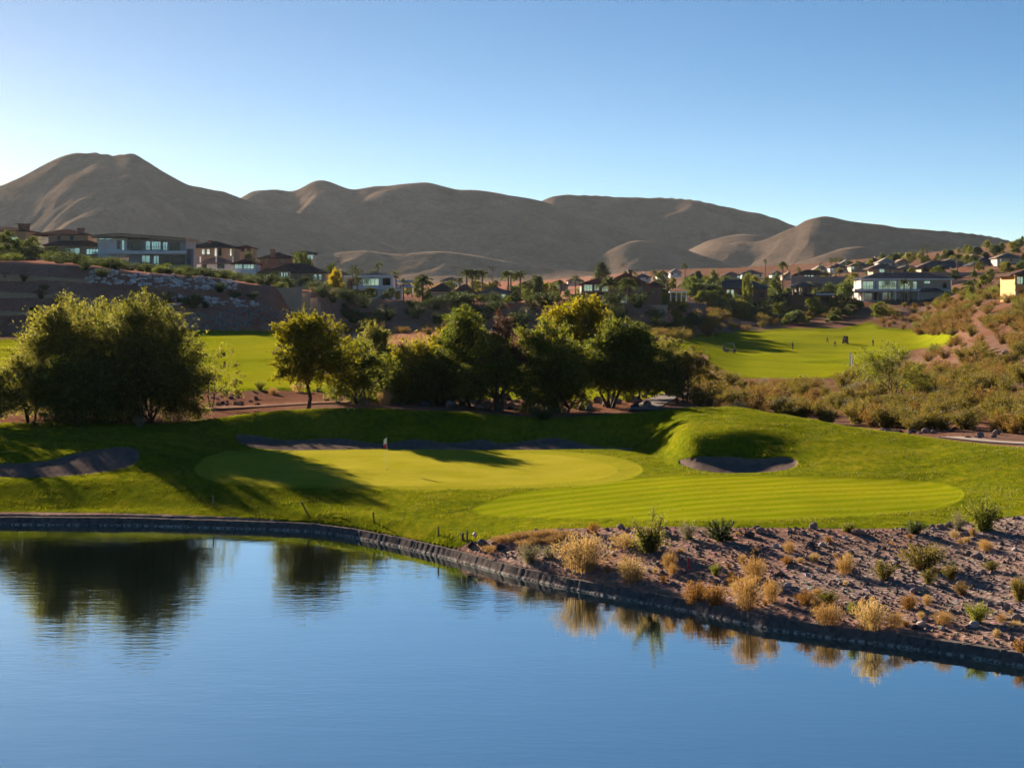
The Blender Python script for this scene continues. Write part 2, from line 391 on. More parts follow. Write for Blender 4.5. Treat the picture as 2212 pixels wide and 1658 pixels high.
GPX = np.concatenate([np.arange(-1000, -40, 20), np.arange(-40, 2256, 3.5), np.arange(2256, 3301, 20)]).astype(float)
GY = np.concatenate([np.arange(62, 182, 0.45), np.arange(182, 352, 1.0), np.arange(352, 700, 2.5), np.arange(700, 1301, 12)]).astype(float)
def smooth1(A, k):
    ker = np.hanning(2*k+3)[1:-1]; ker /= ker.sum()
    P = np.pad(A, ((k, k), (0, 0)), mode='edge')
    return np.stack([np.convolve(P[:, j], ker, mode='valid') for j in range(P.shape[1])], 1)
def build_Z():
    cy = np.stack([np.interp(GPX, _cpx, _cY[:, j]) for j in range(_cY.shape[1])], 1)
    cz = np.stack([np.interp(GPX, _cpx, _cZ[:, j]) for j in range(_cZ.shape[1])], 1)
    sy = shore_Y(GPX)
    for j, off in ((0, -6), (1, -0.15), (2, 0.55)): cy[:, j] = sy + off
    # the shore rows keep to the water line; the rest is rounded
    cy[:, 3:] = smooth1(cy[:, 3:], 14); cz[:, 3:] = smooth1(cz[:, 3:], 14)
    cy[:, 3] = np.maximum(cy[:, 3], sy + 1.2)
    Z = np.empty((len(GY), len(GPX)))
    for i in range(len(GPX)):
        Z[:, i] = np.interp(GY, cy[i], cz[i])
    Zs = smooth1(Z, 3); GYY_ = GY[:, None]
    w = np.clip((GY[:, None] - sy[None, :] - 1.0) / 4.0, 0, 1)
    w2 = w * (GYY_ < 352)
    Z = Z * (1 - w2) + Zs * w2
    X = (GPX[None, :] - CX) * GY[:, None] / F
    YY = np.repeat(GY[:, None], len(GPX), 1)
    n = fbm(X / 9.0, YY / 9.0, 3, 3) * 0.16
    far = np.clip((YY - 180) / 60, 0, 1)
    Z = Z + w * (n * (1 - far) * 0.6 + far * fbm(X / 14.0, YY / 14.0, 4, 9) * 0.5)
    return X, YY, Z
GX, GYY, GZ = build_Z()
def gz(X, Y):
    X = np.asarray(X, float); Y = np.asarray(Y, float)
    px = X * F / Y + CX
    i = np.clip(np.interp(px, GPX, np.arange(len(GPX))), 0, len(GPX) - 1.001)
    j = np.clip(np.interp(Y, GY, np.arange(len(GY))), 0, len(GY) - 1.001)
    i0 = i.astype(int); j0 = j.astype(int); fi = i - i0; fj = j - j0
    return (GZ[j0,i0]*(1-fi)+GZ[j0,i0+1]*fi)*(1-fj)+(GZ[j0+1,i0]*(1-fi)+GZ[j0+1,i0+1]*fi)*fj
def at(px, Y, dz=0.0):
    X = wx(px, Y); return (float(X), float(Y), float(gz(X, Y)) + dz)
def find_Y(px, py, lo=75, hi=650):
    """nearest distance at which the ground shows at this row of the photo"""
    ys = np.arange(lo, hi, 0.25); r = HY + F * (H - gz(wx(px, ys), ys)) / ys
    k = np.where(r <= py)[0]
    return float(ys[k[0]]) if len(k) else hi
def on(px, py, lo=75, hi=650, dz=0.0):
    return at(px, find_Y(px, py, lo, hi), dz)

def poly_sd(px, py, poly):
    poly = np.array(poly, float); d = np.full(px.shape, 1e9); ins = np.zeros(px.shape, bool)
    for a, b in zip(poly, np.roll(poly, -1, 0)):
        e = b - a; t = np.clip(((px-a[0])*e[0]+(py-a[1])*e[1])/max(e@e, 1e-9), 0, 1)
        d = np.minimum(d, np.hypot(px-a[0]-t*e[0], py-a[1]-t*e[1]))
        c = ((a[1] > py) != (b[1] > py)); xi = a[0] + (py-a[1])/np.where(abs(b[1]-a[1]) < 1e-9, 1e-9, b[1]-a[1])*(b[0]-a[0])
        ins ^= c & (px < xi)
    return np.where(ins, d, -d)
def rounded(poly, n=3):
    p = np.array(poly, float)
    for _ in range(n):
        q = np.roll(p, -1, 0); p = np.stack([p*0.75+q*0.25, p*0.25+q*0.75], 1).reshape(-1, 2)
    return p
B_LEFT = rounded([(-40,1000),(60,998),(115,992),(150,980),(190,973),(235,966),(270,963),(300,968),(303,985),(295,998),(270,1010),(200,1022),(120,1028),(60,1031),(-40,1028)])
B_BACK = rounded([(505,936),(545,938),(600,948),(650,949),(700,945),(740,944),(775,952),(830,958),(870,950),(905,946),(960,956),(1010,952),(1045,945),(1080,958),(1130,952),(1175,945),(1215,944),(1260,958),(1310,966),(1372,965),(1360,973),(1290,979),(1215,976),(1100,974),(950,971),(830,968),(700,971),(600,972),(540,965),(510,950)])
B_RIGHT = rounded([(1462,992),(1490,986),(1530,983),(1580,985),(1640,990),(1690,984),(1722,990),(1724,1004),(1700,1014),(1640,1020),(1560,1021),(1500,1012),(1470,1002)])
GREEN = rounded([(455,1000),(480,985),(560,976),(700,972),(870,968),(1000,972),(1130,977),(1230,985),(1310,1000),(1340,1014),(1325,1026),(1270,1038),(1180,1045),(1060,1049),(900,1050),(760,1047),(620,1045),(500,1035),(455,1018)])
FRINGE = rounded([(420,1005),(455,978),(560,968),(700,965),(870,962),(1010,965),(1150,969),(1270,977),(1360,992),(1395,1012),(1370,1032),(1300,1046),(1180,1053),(1060,1056),(900,1057),(760,1054),(600,1053),(470,1043),(420,1025)])
FAIR = rounded([(1010,1095),(1120,1060),(1260,1048),(1380,1030),(1480,1026),(1620,1028),(1780,1030),(1900,1032),(2010,1038),(2080,1056),(2085,1075),(2040,1095),(1940,1108),(1780,1118),(1600,1124),(1420,1124),(1250,1118),(1100,1118),(1020,1108)])
GRAVEL = rounded([(860,1174),(930,1186),(990,1183),(1010,1172),(1080,1162),(1130,1148),(1180,1142),(1300,1139),(1450,1137),(1600,1139),(1800,1141),(1960,1141),(2040,1136),(2110,1124),(2212,1112),(2420,1106),(3400,1100),(3500,1800),(700,1800),(720,1150),(800,1160)], 2)
LSTRIP = rounded([(-300,1104),(200,1106),(440,1113),(560,1119),(660,1130),(760,1146),(860,1172),(900,1230),(-300,1200)], 2)
F_LEFT = rounded([(-300,738),(200,738),(470,738),(560,744),(640,746),(760,770),(900,800),(1100,830),(1300,838),(1440,842),(1440,856),(1300,866),(1100,868),(900,860),(760,848),(640,838),(560,838),(470,842),(300,838),(-300,836)], 2)
F_LEFT2 = rounded([(380,716),(470,718),(640,722),(700,735),(700,760),(380,752)], 2)
F_RIGHT = rounded([(1420,742),(1470,735),(1540,722),(1640,716),(1740,712),(1810,716),(1850,707),(1885,700),(1900,712),(1960,714),(2000,722),(2050,720),(2070,728),(2050,742),(1990,750),(1900,770),(1840,792),(1830,812),(1700,820),(1600,812),(1560,800),(1530,778),(1535,765),(1480,758),(1420,752)], 2)
F_SLIP = rounded([(1395,712),(1440,708),(1470,712),(1460,718),(1400,718)], 2)
F_MOUND = [(-400,906),(0,908),(200,912),(330,918),(450,902),(600,882),(740,874),(900,880),(1000,887),(1100,898),(1200,903),(1330,897),(1430,880),(1540,871),(1640,880),(1720,893),(1860,922),(2000,938),(2100,950),(2212,963),(2600,980),(3400,990)]

def build_ground():
    PX = np.repeat(GPX[None, :], len(GY), 0)
    PY = HY + F * (H - GZ) / GYY
    near = GYY < 182
    cr = np.interp(PX, [p[0] for p in F_MOUND], [p[1] for p in F_MOUND])
    # crest distance per column: grass runs a little past it
    cC = np.interp(GPX, _cpx, _cY[:, 8])[None, :]
    g1 = np.clip((cC + 3.0 - GYY) * 4.0, -30, 30)
    grass = np.where(near, g1, -30.0)
    grass = np.where(near, np.minimum(grass, -np.clip(poly_sd(PX, PY, GRAVEL), -30, 30)), grass)
    grass = np.where(near, np.minimum(grass, -np.clip(poly_sd(PX, PY, LSTRIP), -30, 30)), grass)
    fl = np.maximum(poly_sd(PX, PY, F_LEFT), poly_sd(PX, PY, F_LEFT2)); fl = np.where((GYY > 196) & (GYY < 372), fl, -30)
    fr = np.maximum(poly_sd(PX, PY, F_RIGHT), poly_sd(PX, PY, F_SLIP)); fr = np.where((GYY > 300) & (GYY < 600), fr, -30)
    farf = np.maximum(fl, fr)
    grass = np.where(near, grass, np.maximum(grass, farf + 5.0 + 7.0 * fbm(GX / 7.0, GYY / 12.0, 3, 77)))
    bl, bb, br = (np.where(near & (GYY > lo), poly_sd(PX, PY, p), -30) for p, lo in ((B_LEFT, 134), (B_BACK, 157), (B_RIGHT, 134)))
    sand = np.maximum(np.maximum(bl, bb), br)
    green = np.where(near & (GYY > 125) & (GYY < 164), poly_sd(PX, PY, GREEN), -30)
    fringe = np.where(near & (GYY > 122) & (GYY < 166), poly_sd(PX, PY, FRINGE), -30)
    fair = np.where(near & (GYY < 145), poly_sd(PX, PY, FAIR), -30)
    fair = np.maximum(fair, np.where(near, -30, np.where(farf > 0, farf, -30)))
    Z = GZ.copy()
    Z -= 0.16 * np.clip((sand + 0.5) / 2.5, 0, 1)                    # sand lies below the turf lip
    at_ = dict(m_sand=sand, m_green=green, m_fringe=fringe, m_fair=fair, m_grass=grass)
    nx, ny = len(GPX), len(GY)
    idx = np.arange(nx * ny).reshape(ny, nx)
    Q = np.stack([idx[:-1,:-1], idx[:-1,1:], idx[1:,1:], idx[1:,:-1]], -1)
    def cm(A): return (A[:-1,:-1] + A[:-1,1:] + A[1:,1:] + A[1:,:-1]) / 4
    kind = np.zeros(Q.shape[:2], int)
    sg, ss, sf, sn, cy = cm(grass), cm(sand), cm(fair), cm(green), cm(GYY)
    kind[sg > 0] = 1
    kind[(sf > 0) & (cy < 182)] = 2
    kind[(cm(fl) > 0) & (cy > 182)] = 3
    kind[(cm(fr) > 0) & (cy > 182)] = 4
    kind[sn > 0] = 5
    for k, B in ((6, bl), (7, bb), (8, br)): kind[cm(B) > 0] = k
    V = np.stack([GX, GYY, Z], -1).reshape(-1, 3)
    names = ['ground', 'rough_grass', 'fairway', 'fairway', 'fairway', 'putting_green', 'bunker', 'bunker', 'bunker']
    labels = ['reddish brown stony desert ground', 'rough cut grass on the banks round the green', 'striped mown approach in front of the green', 'sunlit fairway behind the left trees', 'sunlit fairway with golfers on it',
              'smooth yellow green putting green with the flag', 'sand bunker at the left edge beside the pond bank', 'long scalloped sand bunker behind the putting green', 'sand bunker in the hollow below the right mound']
    for k in range(9):
        q = Q[kind == k]
        if not len(q): continue
        u, inv = np.unique(q, return_inverse=True)
        me = np_mesh(names[k], V[u], inv.reshape(-1, 4), True)
        for an, A in at_.items():
            a = me.attributes.new(an, 'FLOAT', 'POINT'); a.data.foreach_set('value', np.clip(A, -30, 30).reshape(-1)[u].astype(np.float32))
        o = link(names[k], me, M['terrain'])
        tag(o, labels[k], 'ground', None, 'structure')
    return grass, sand, fair, green, fringe, Z

def terrain_material():
    t = NT('terrain'); g = t.n('ShaderNodeNewGeometry'); P = g.outputs['Position']
    def A(n): return t.n('ShaderNodeAttribute', attribute_name=n).outputs['Fac']
    fine = t.noise(P, 3.0, 6, 0.65); mid = t.noise(P, 0.35, 5, 0.6); big = t.noise(P, 0.07, 4)
    # stony ground
    vo = t.n('ShaderNodeTexVoronoi'); t.l(P, vo.inputs['Vector']); vo.inputs['Scale'].default_value = 2.6
    desert = t.ramp(t.math('ADD', t.math('MULTIPLY', fine, 0.6), t.math('MULTIPLY', mid, 0.4)),
                    [(0.28, (0.13, 0.083, 0.072)), (0.44, (0.22, 0.15, 0.125)), (0.60, (0.30, 0.21, 0.18)), (0.78, (0.43, 0.33, 0.29))])
    desert = t.mix(t.step(vo.outputs['Distance'], 0.1, 0.34, 0.75, 0.0), desert, t.mix(0.6, vo.outputs['Color'], (0.26, 0.2, 0.18), 'MIX'), 'MIX')
    desert = t.mix(t.step(big, 0.40, 0.58), desert, t.mix(1.0, desert, (1.0, 0.80, 0.70), 'MULTIPLY'))
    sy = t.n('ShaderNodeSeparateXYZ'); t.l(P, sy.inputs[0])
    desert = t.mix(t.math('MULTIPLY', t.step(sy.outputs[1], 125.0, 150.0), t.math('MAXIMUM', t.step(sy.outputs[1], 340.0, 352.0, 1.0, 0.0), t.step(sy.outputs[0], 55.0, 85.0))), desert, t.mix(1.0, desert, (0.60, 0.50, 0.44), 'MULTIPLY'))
    desert = t.mix(t.math('MULTIPLY', t.step(sy.outputs[1], 340.0, 352.0), t.step(sy.outputs[0], 40.0, 70.0, 1.0, 0.0)), desert, t.mix(1.0, desert, (1.15, 0.86, 0.76), 'MULTIPLY'))
    # grasses
    st = t.map(P, (1.0, 0.35, 1.0)); gn = t.noise(st, 2.2, 6, 0.7); gl = t.noise(P, 0.16, 5, 0.65)
    rough = t.ramp(t.math('ADD', t.math('MULTIPLY', gn, 0.55), t.math('MULTIPLY', gl, 0.45)),
                   [(0.34, (0.036, 0.056, 0.004)), (0.5, (0.115, 0.13, 0.005)), (0.64, (0.235, 0.19, 0.012))])
    sp = t.n('ShaderNodeSeparateXYZ'); t.l(P, sp.inputs[0])
    ang = math.radians(26)
    s = t.math('ADD', t.math('MULTIPLY', sp.outputs[1], math.cos(ang)), t.math('MULTIPLY', sp.outputs[0], -math.sin(ang)))
    s = t.math('ADD', s, t.math('MULTIPLY', gl, 0.5))
    sw = t.math('SINE', t.math('MULTIPLY', s, 2*math.pi/2.5))
    stripe = t.step(sw, -0.5, 0.5)
    fairc = t.mix(stripe, (0.15, 0.175, 0.003), (0.215, 0.225, 0.010))
    fairc = t.mix(t.step(t.noise(P, 0.5, 5), 0.35, 0.7, 0.0, 0.6), fairc, (0.21, 0.20, 0.008))
    fairc = t.mix(1.0, fairc, t.ramp(t.noise(P, 0.045, 6, 0.65), [(0.36, (0.72, 0.78, 0.8)), (0.5, (0.95, 0.95, 0.95)), (0.64, (1.12, 1.02, 1.1))]), 'MULTIPLY')
    greenc = t.ramp(t.noise(P, 0.3, 5, 0.6), [(0.35, (0.25, 0.225, 0.014)), (0.65, (0.31, 0.265, 0.028))])
    fringec = t.mix(gn, (0.19, 0.19, 0.010), (0.28, 0.24, 0.022))
    sandc = t.ramp(t.noise(st, 2.0, 5), [(0.3, (0.115, 0.08, 0.068)), (0.7, (0.18, 0.13, 0.11))])
    jag = t.math('MULTIPLY', t.math('SUBTRACT', t.noise(P, 2.5, 3), 0.5), 5.0)
    kg = t.step(t.math('ADD', A('m_grass'), jag), -0.8, 0.8)
    kf = t.step(t.math('ADD', t.math('ADD', A('m_fair'), jag), t.math('MULTIPLY', t.math('SUBTRACT', gl, 0.5), 9.0)), -3.5, 3.5)
    kn = t.step(t.math('ADD', A('m_green'), t.math('MULTIPLY', jag, 0.3)), -1.0, 1.0); kr = t.step(t.math('ADD', t.math('ADD', A('m_fringe'), t.math('MULTIPLY', jag, 0.8)), t.math('MULTIPLY', t.math('SUBTRACT', gl, 0.5), 8.0)), -3.0, 3.0)
    ks = t.step(t.math('ADD', A('m_sand'), t.math('MULTIPLY', jag, 0.25)), -0.6, 0.6)
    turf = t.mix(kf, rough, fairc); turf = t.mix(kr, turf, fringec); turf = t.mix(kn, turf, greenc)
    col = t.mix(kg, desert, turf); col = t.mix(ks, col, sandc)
    # relief
    hd = t.math('ADD', t.math('MULTIPLY', fine, 0.4), t.math('MULTIPLY', t.step(vo.outputs['Distance'], 0.0, 0.45, 1.0, 0.0), 0.25))
    short = t.math('MAXIMUM', t.math('MAXIMUM', kf, kr), kn)
    hg = t.math('MULTIPLY', gn, t.step(short, 0, 1, 0.75, 0.10))
    hh = t.n('ShaderNodeMix', data_type='FLOAT'); t.l(kg, hh.inputs[0]); t.l(hd, hh.inputs[2]); t.l(hg, hh.inputs[3])
    h2 = t.n('ShaderNodeMix', data_type='FLOAT'); t.l(ks, h2.inputs[0]); t.l(hh.outputs[0], h2.inputs[2]); t.l(t.math('MULTIPLY', t.noise(st, 3.0, 3), 0.25), h2.inputs[3])
    nb = t.bump(h2.outputs[0], 0.8, 0.22)
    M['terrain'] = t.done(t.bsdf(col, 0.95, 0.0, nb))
terrain_material()
MASKS = build_ground()

# ------------------------------------------------------------------ mountains
LAYERS = [
 (3300, 0.42, [(-500,470),(-300,440),(-100,425),(0,402),(50,380),(100,352),(135,336),(160,330),(200,328),(230,332),(250,336),(268,331),(285,329),(310,341),(350,368),(400,395),(440,406),(470,409),(520,426),(560,440),(620,452),(700,475),(780,505),(860,535),(940,570),(1020,600),(1100,640)]),
 (3800, 0.45, [(420,480),(480,446),(520,427),(535,415),(570,408),(600,409),(630,414),(650,407),(672,393),(690,387),(712,391),(740,402),(765,409),(800,403),(840,399),(880,396),(925,393),(955,401),(990,410),(1020,409),(1060,414),(1110,421),(1170,434),(1230,452),(1290,470),(1380,500),(1480,540),(1560,580)]),
 (4100, 0.45, [(1040,500),(1110,460),(1165,436),(1195,421),(1230,420),(1300,422),(1350,426),(1440,426),(1500,431),(1560,444),(1600,453),(1655,463),(1690,476),(1722,488),(1790,510),(1880,540),(1980,580)]),
 (3600, 0.40, [(1560,560),(1640,525),(1690,500),(1722,486),(1745,473),(1770,466),(1800,468),(1830,476),(1880,482),(1960,492),(2040,498),(2110,505),(2160,513),(2200,526),(2250,538),(2330,552),(2450,560),(2700,575)]),
 (3000, 0.40, [(560,640),(640,575),(720,545),(800,540),(850,552),(900,545),(960,541),(1030,552),(1100,566),(1180,582),(1300,606),(1400,630)]),
 (3350, 0.44, [(1240,600),(1290,560),(1330,528),(1365,517),(1400,519),(1450,529),(1500,545),(1560,568),(1640,600)]),
 (3650, 0.44, [(1420,580),(1470,548),(1520,522),(1570,507),(1620,504),(1680,514),(1740,530),(1800,545),(1900,575),(2000,610)]),
 (3200, 0.40, [(1640,610),(1720,575),(1790,545),(1850,530),(1930,535),(2010,545),(2100,552),(2212,562),(2350,580),(2500,600)]),
]
def build_mountains():
    px = np.arange(-460, 2680, 4.0)
    Y = np.concatenate([np.arange(1180, 2000, 22), np.arange(2000, 4300, 11), np.arange(4300, 5000, 45)]).astype(float)
    PX, YY = np.meshgrid(px, Y); X = (PX - CX) * YY / F
    base = np.interp(PX, Z1200[:,0], Z1200[:,1]) + np.clip(YY - 1300, 0, None) * 0.016 - 1.5 * (YY < 1300)
    Z = base - 6 + 3.0 * fbm(X / 160, YY / 160, 4, 5)
    wob = 260 * fbm(X / 700.0, np.zeros_like(X) + 3.1, 3, 21)
    for k, (yc, sl, prof) in enumerate(LAYERS):
        p = np.array(prof, float); yk = yc + (wob if k < 4 else wob * 0.4)
        d = yk - YY
        fx = np.arange(-1200, 3400, 4.0); fp = np.interp(fx, p[:,0], p[:,1]) + 0.55 * np.maximum(0, np.maximum(p[0,0] - fx, fx - p[-1,0]))
        hn = np.hanning(13 if k < 4 else 31); fp = np.convolve(np.pad(fp, len(hn)//2, mode='edge'), hn / hn.sum(), mode='valid')
        away = np.clip(np.abs(d) / 500.0, 0, 1)
        PW = PX + away * (90 * fbm(X / 420.0, YY / 420.0, 3, 31 + k) + 26 * fbm(X / 110.0, YY / 110.0, 3, 51 + k)) + (0.05 if k < 4 else 0.16) * d * (d > 0)
        crest = H - (np.interp(PW, fx, fp) - HY) * yk / F
        rel = np.clip((crest - base) / 200.0, 0, 1.2); rel = np.where(crest > base + 5, np.maximum(rel, 0.75), rel) if k >= 4 else rel
        u = np.clip(np.abs(d) / 520.0, 0, 1)
        # gullies and spurs running down towards the valley
        wx_ = X + 0.45 * d + 60 * fbm(X / 240, YY / 240, 3, 40 + k)
        gul = (ridged(wx_ / (300.0 if k < 4 else 200.0), YY / 1100.0, 4, 60 + k) - 0.55)
        face = crest - np.where(d > 0, sl, 0.5) * np.abs(d) * (0.78 + 0.22 * u) + gul * 75 * rel * np.clip(u * 2.2, 0, 1) * np.clip(1.4 - u, 0.2, 1)
        face += rel * (15 * (ridged(wx_ / 85.0, YY / 420.0, 4, 90 + k) - 0.55) + 5 * fbm(X / 40, YY / 40, 4, 80 + k)) * np.clip(u * 5, 0, 1)
        kk = 9.0 if k < 4 else 14.0; hi = np.maximum(Z, face); Z = hi + kk * np.log1p(np.exp(-np.abs(Z - face) / kk))
    n, m = Z.shape; idx = np.arange(n * m).reshape(n, m)
    Q = np.stack([idx[:-1,:-1], idx[:-1,1:], idx[1:,1:], idx[1:,:-1]], -1).reshape(-1, 4)
    t = NT('mountain'); P = t.n('ShaderNodeNewGeometry').outputs['Position']
    a = t.noise(P, 0.012, 6, 0.6); b = t.noise(P, 0.10, 7, 0.75)
    col = t.ramp(t.math('ADD', t.math('MULTIPLY', a, 0.55), t.math('MULTIPLY', b, 0.45)), [(0.36, (0.065, 0.046, 0.036)), (0.5, (0.135, 0.092, 0.068)), (0.68, (0.22, 0.15, 0.112))])
    M['mountain'] = t.done(t.bsdf(col, 0.95, 0.0, t.bump(b, 0.9, 3.0)))
    o = link('mountains', np_mesh('mountains', np.stack([X, YY, Z], -1).reshape(-1, 3), Q, True), M['mountain'])
    tag(o, 'bare brown desert mountain range behind the houses', 'mountains', None, 'structure')
build_mountains()

# ------------------------------------------------------------------ water and its stone edge
def build_water():
    px = np.arange(-990, 3300, 40.0); far = shore_Y(px)
    V = []; Q = []
    top = [((p - CX) * (y + 0.25) / F, y + 0.25, 0.0) for p, y in zip(px, far)]
    n = len(top); rows = [top]
    for yy in (70.0, 40.0, 5.0, -160.0):
        rows.append([(t_[0] * (1.0 if yy > 60 else 1.6 if yy > 20 else 2.6), yy, 0.0) for t_ in top])
    V = [p for r in rows for p in r]
    for k in range(len(rows) - 1):
        for i in range(n - 1): Q.append((k*n+i, (k+1)*n+i, (k+1)*n+i+1, k*n+i+1))
    t = NT('water'); P = t.n('ShaderNodeNewGeometry').outputs['Position']
    w1 = t.noise(t.map(P, (0.8, 1.6, 1), (0, 0, 0.12)), 1.3, 3, 0.55)
    w2 = t.noise(t.map(P, (0.5, 1.0, 1), (0, 0, -0.1)), 0.35, 2, 0.5)
    calm = t.step(t.noise(t.map(P, (0.6, 1, 1)), 0.05, 2), 0.38, 0.62, 0.35, 1.0)
    h = t.math('ADD', t.math('MULTIPLY', t.math('MULTIPLY', w1, calm), 0.5), t.math('MULTIPLY', w2, 0.5))
    nb = t.bump(h, 1.0, 0.020)
    gl = t.n('ShaderNodeBsdfGlossy'); gl.inputs['Roughness'].default_value = 0.015; gl.inputs['Color'].default_value = (0.82, 0.94, 0.93, 1); t.l(nb, gl.inputs['Normal'])
    df = t.n('ShaderNodeBsdfDiffuse'); df.inputs['Color'].default_value = (0.006, 0.012, 0.014, 1)
    lw = t.n('ShaderNodeLayerWeight'); lw.inputs['Blend'].default_value = 0.5
    mx = t.n('ShaderNodeMixShader'); t.l(lw.outputs['Facing'], mx.inputs[0]); t.l(df.outputs[0], mx.inputs[1]); t.l(gl.outputs[0], mx.inputs[2])
    M['water'] = t.done(mx.outputs[0])
    o = link('water', np_mesh('water', V, Q, True), M['water'])
    tag(o, 'calm blue pond reflecting trees and sky', 'water', None, 'structure')
build_water()

def build_shore_wall():
    rng = RNG(11); px = -950.0; pts = []
    while px < 3280:
        Y = float(shore_Y(px)); pts.append((float(wx(px, Y)), Y)); px += 0.05 * F / Y
    pts = np.array(pts); n = len(pts)
    tan = np.gradient(pts, axis=0); tan /= np.linalg.norm(tan, axis=1)[:, None]; nor = np.stack([tan[:,1], -tan[:,0]], 1)     # towards the water
    nor[nor[:,1] > 0] *= -1
    s = np.arange(n)
    rib = np.repeat(rng.normal(0, 0.010, n // 3 + 2), 3)[:n] + 0.012 * ((s // 3) % 2)
    topz = 0.47 + np.repeat(rng.normal(0, 0.008, n // 3 + 2), 3)[:n] + 0.05 * fbm(s / 90.0, s * 0 + 0.5, 3, 4)
    prof = [(0.28, -0.7), (0.22, 0.03), (0.10, 0.30), (-0.08, 0.97), (-0.45, 1.0), (-0.6, 0.6)]
    V = []
    lean = 0.16
    for off, zf in prof:
        k = s
        o = off + rib[k] * (1.0 if zf > -0.1 and off > -0.2 else 0.2)
        xy = pts + nor * o[:, None] - tan * (lean * zf)
        V.append(np.stack([xy[:,0], xy[:,1], (topz * zf if zf > 0 else np.full(n, zf))], 1))
    V = np.concatenate(V); m = len(prof); Q = []
    for k in range(m - 1):
        a = k * n + np.arange(n - 1); Q.append(np.stack([a, a + 1, a + 1 + n, a + n], 1))
    o = link('shore_wall', np_mesh('shore_wall', V, np.concatenate(Q)), M['liner'])
    tag(o, 'low dark ribbed stone edging wall curving along the pond', 'retaining wall')
build_shore_wall()
# ------------------------------------------------------------------ vegetation
def leaf_quads(C, D, L, Wd, rng):
    """one kite-shaped leaf spray per row: centre C, direction D, length L, width Wd"""
    n = len(C); D = D / (np.linalg.norm(D, axis=1)[:, None] + 1e-9)
    U = rng.normal(size=(n, 3)); S = np.cross(D, U); S /= (np.linalg.norm(S, axis=1)[:, None] + 1e-9)
    L = np.broadcast_to(L, (n,))[:, None]; Wd = np.broadcast_to(Wd, (n,))[:, None]
    N = np.cross(D, S)
    V = np.stack([C - D*L*0.5, C + S*Wd*0.5 + N*L*0.06, C + D*L*0.5, C - S*Wd*0.5 + N*L*0.06], 1).reshape(-1, 3)
    return V, np.arange(4*n).reshape(n, 4)

def blob_dirs(n, rng, zmin=-0.35):
    d = rng.normal(size=(n*3, 3)); d /= np.linalg.norm(d, axis=1)[:, None]
    return d[d[:, 2] > zmin][:n]

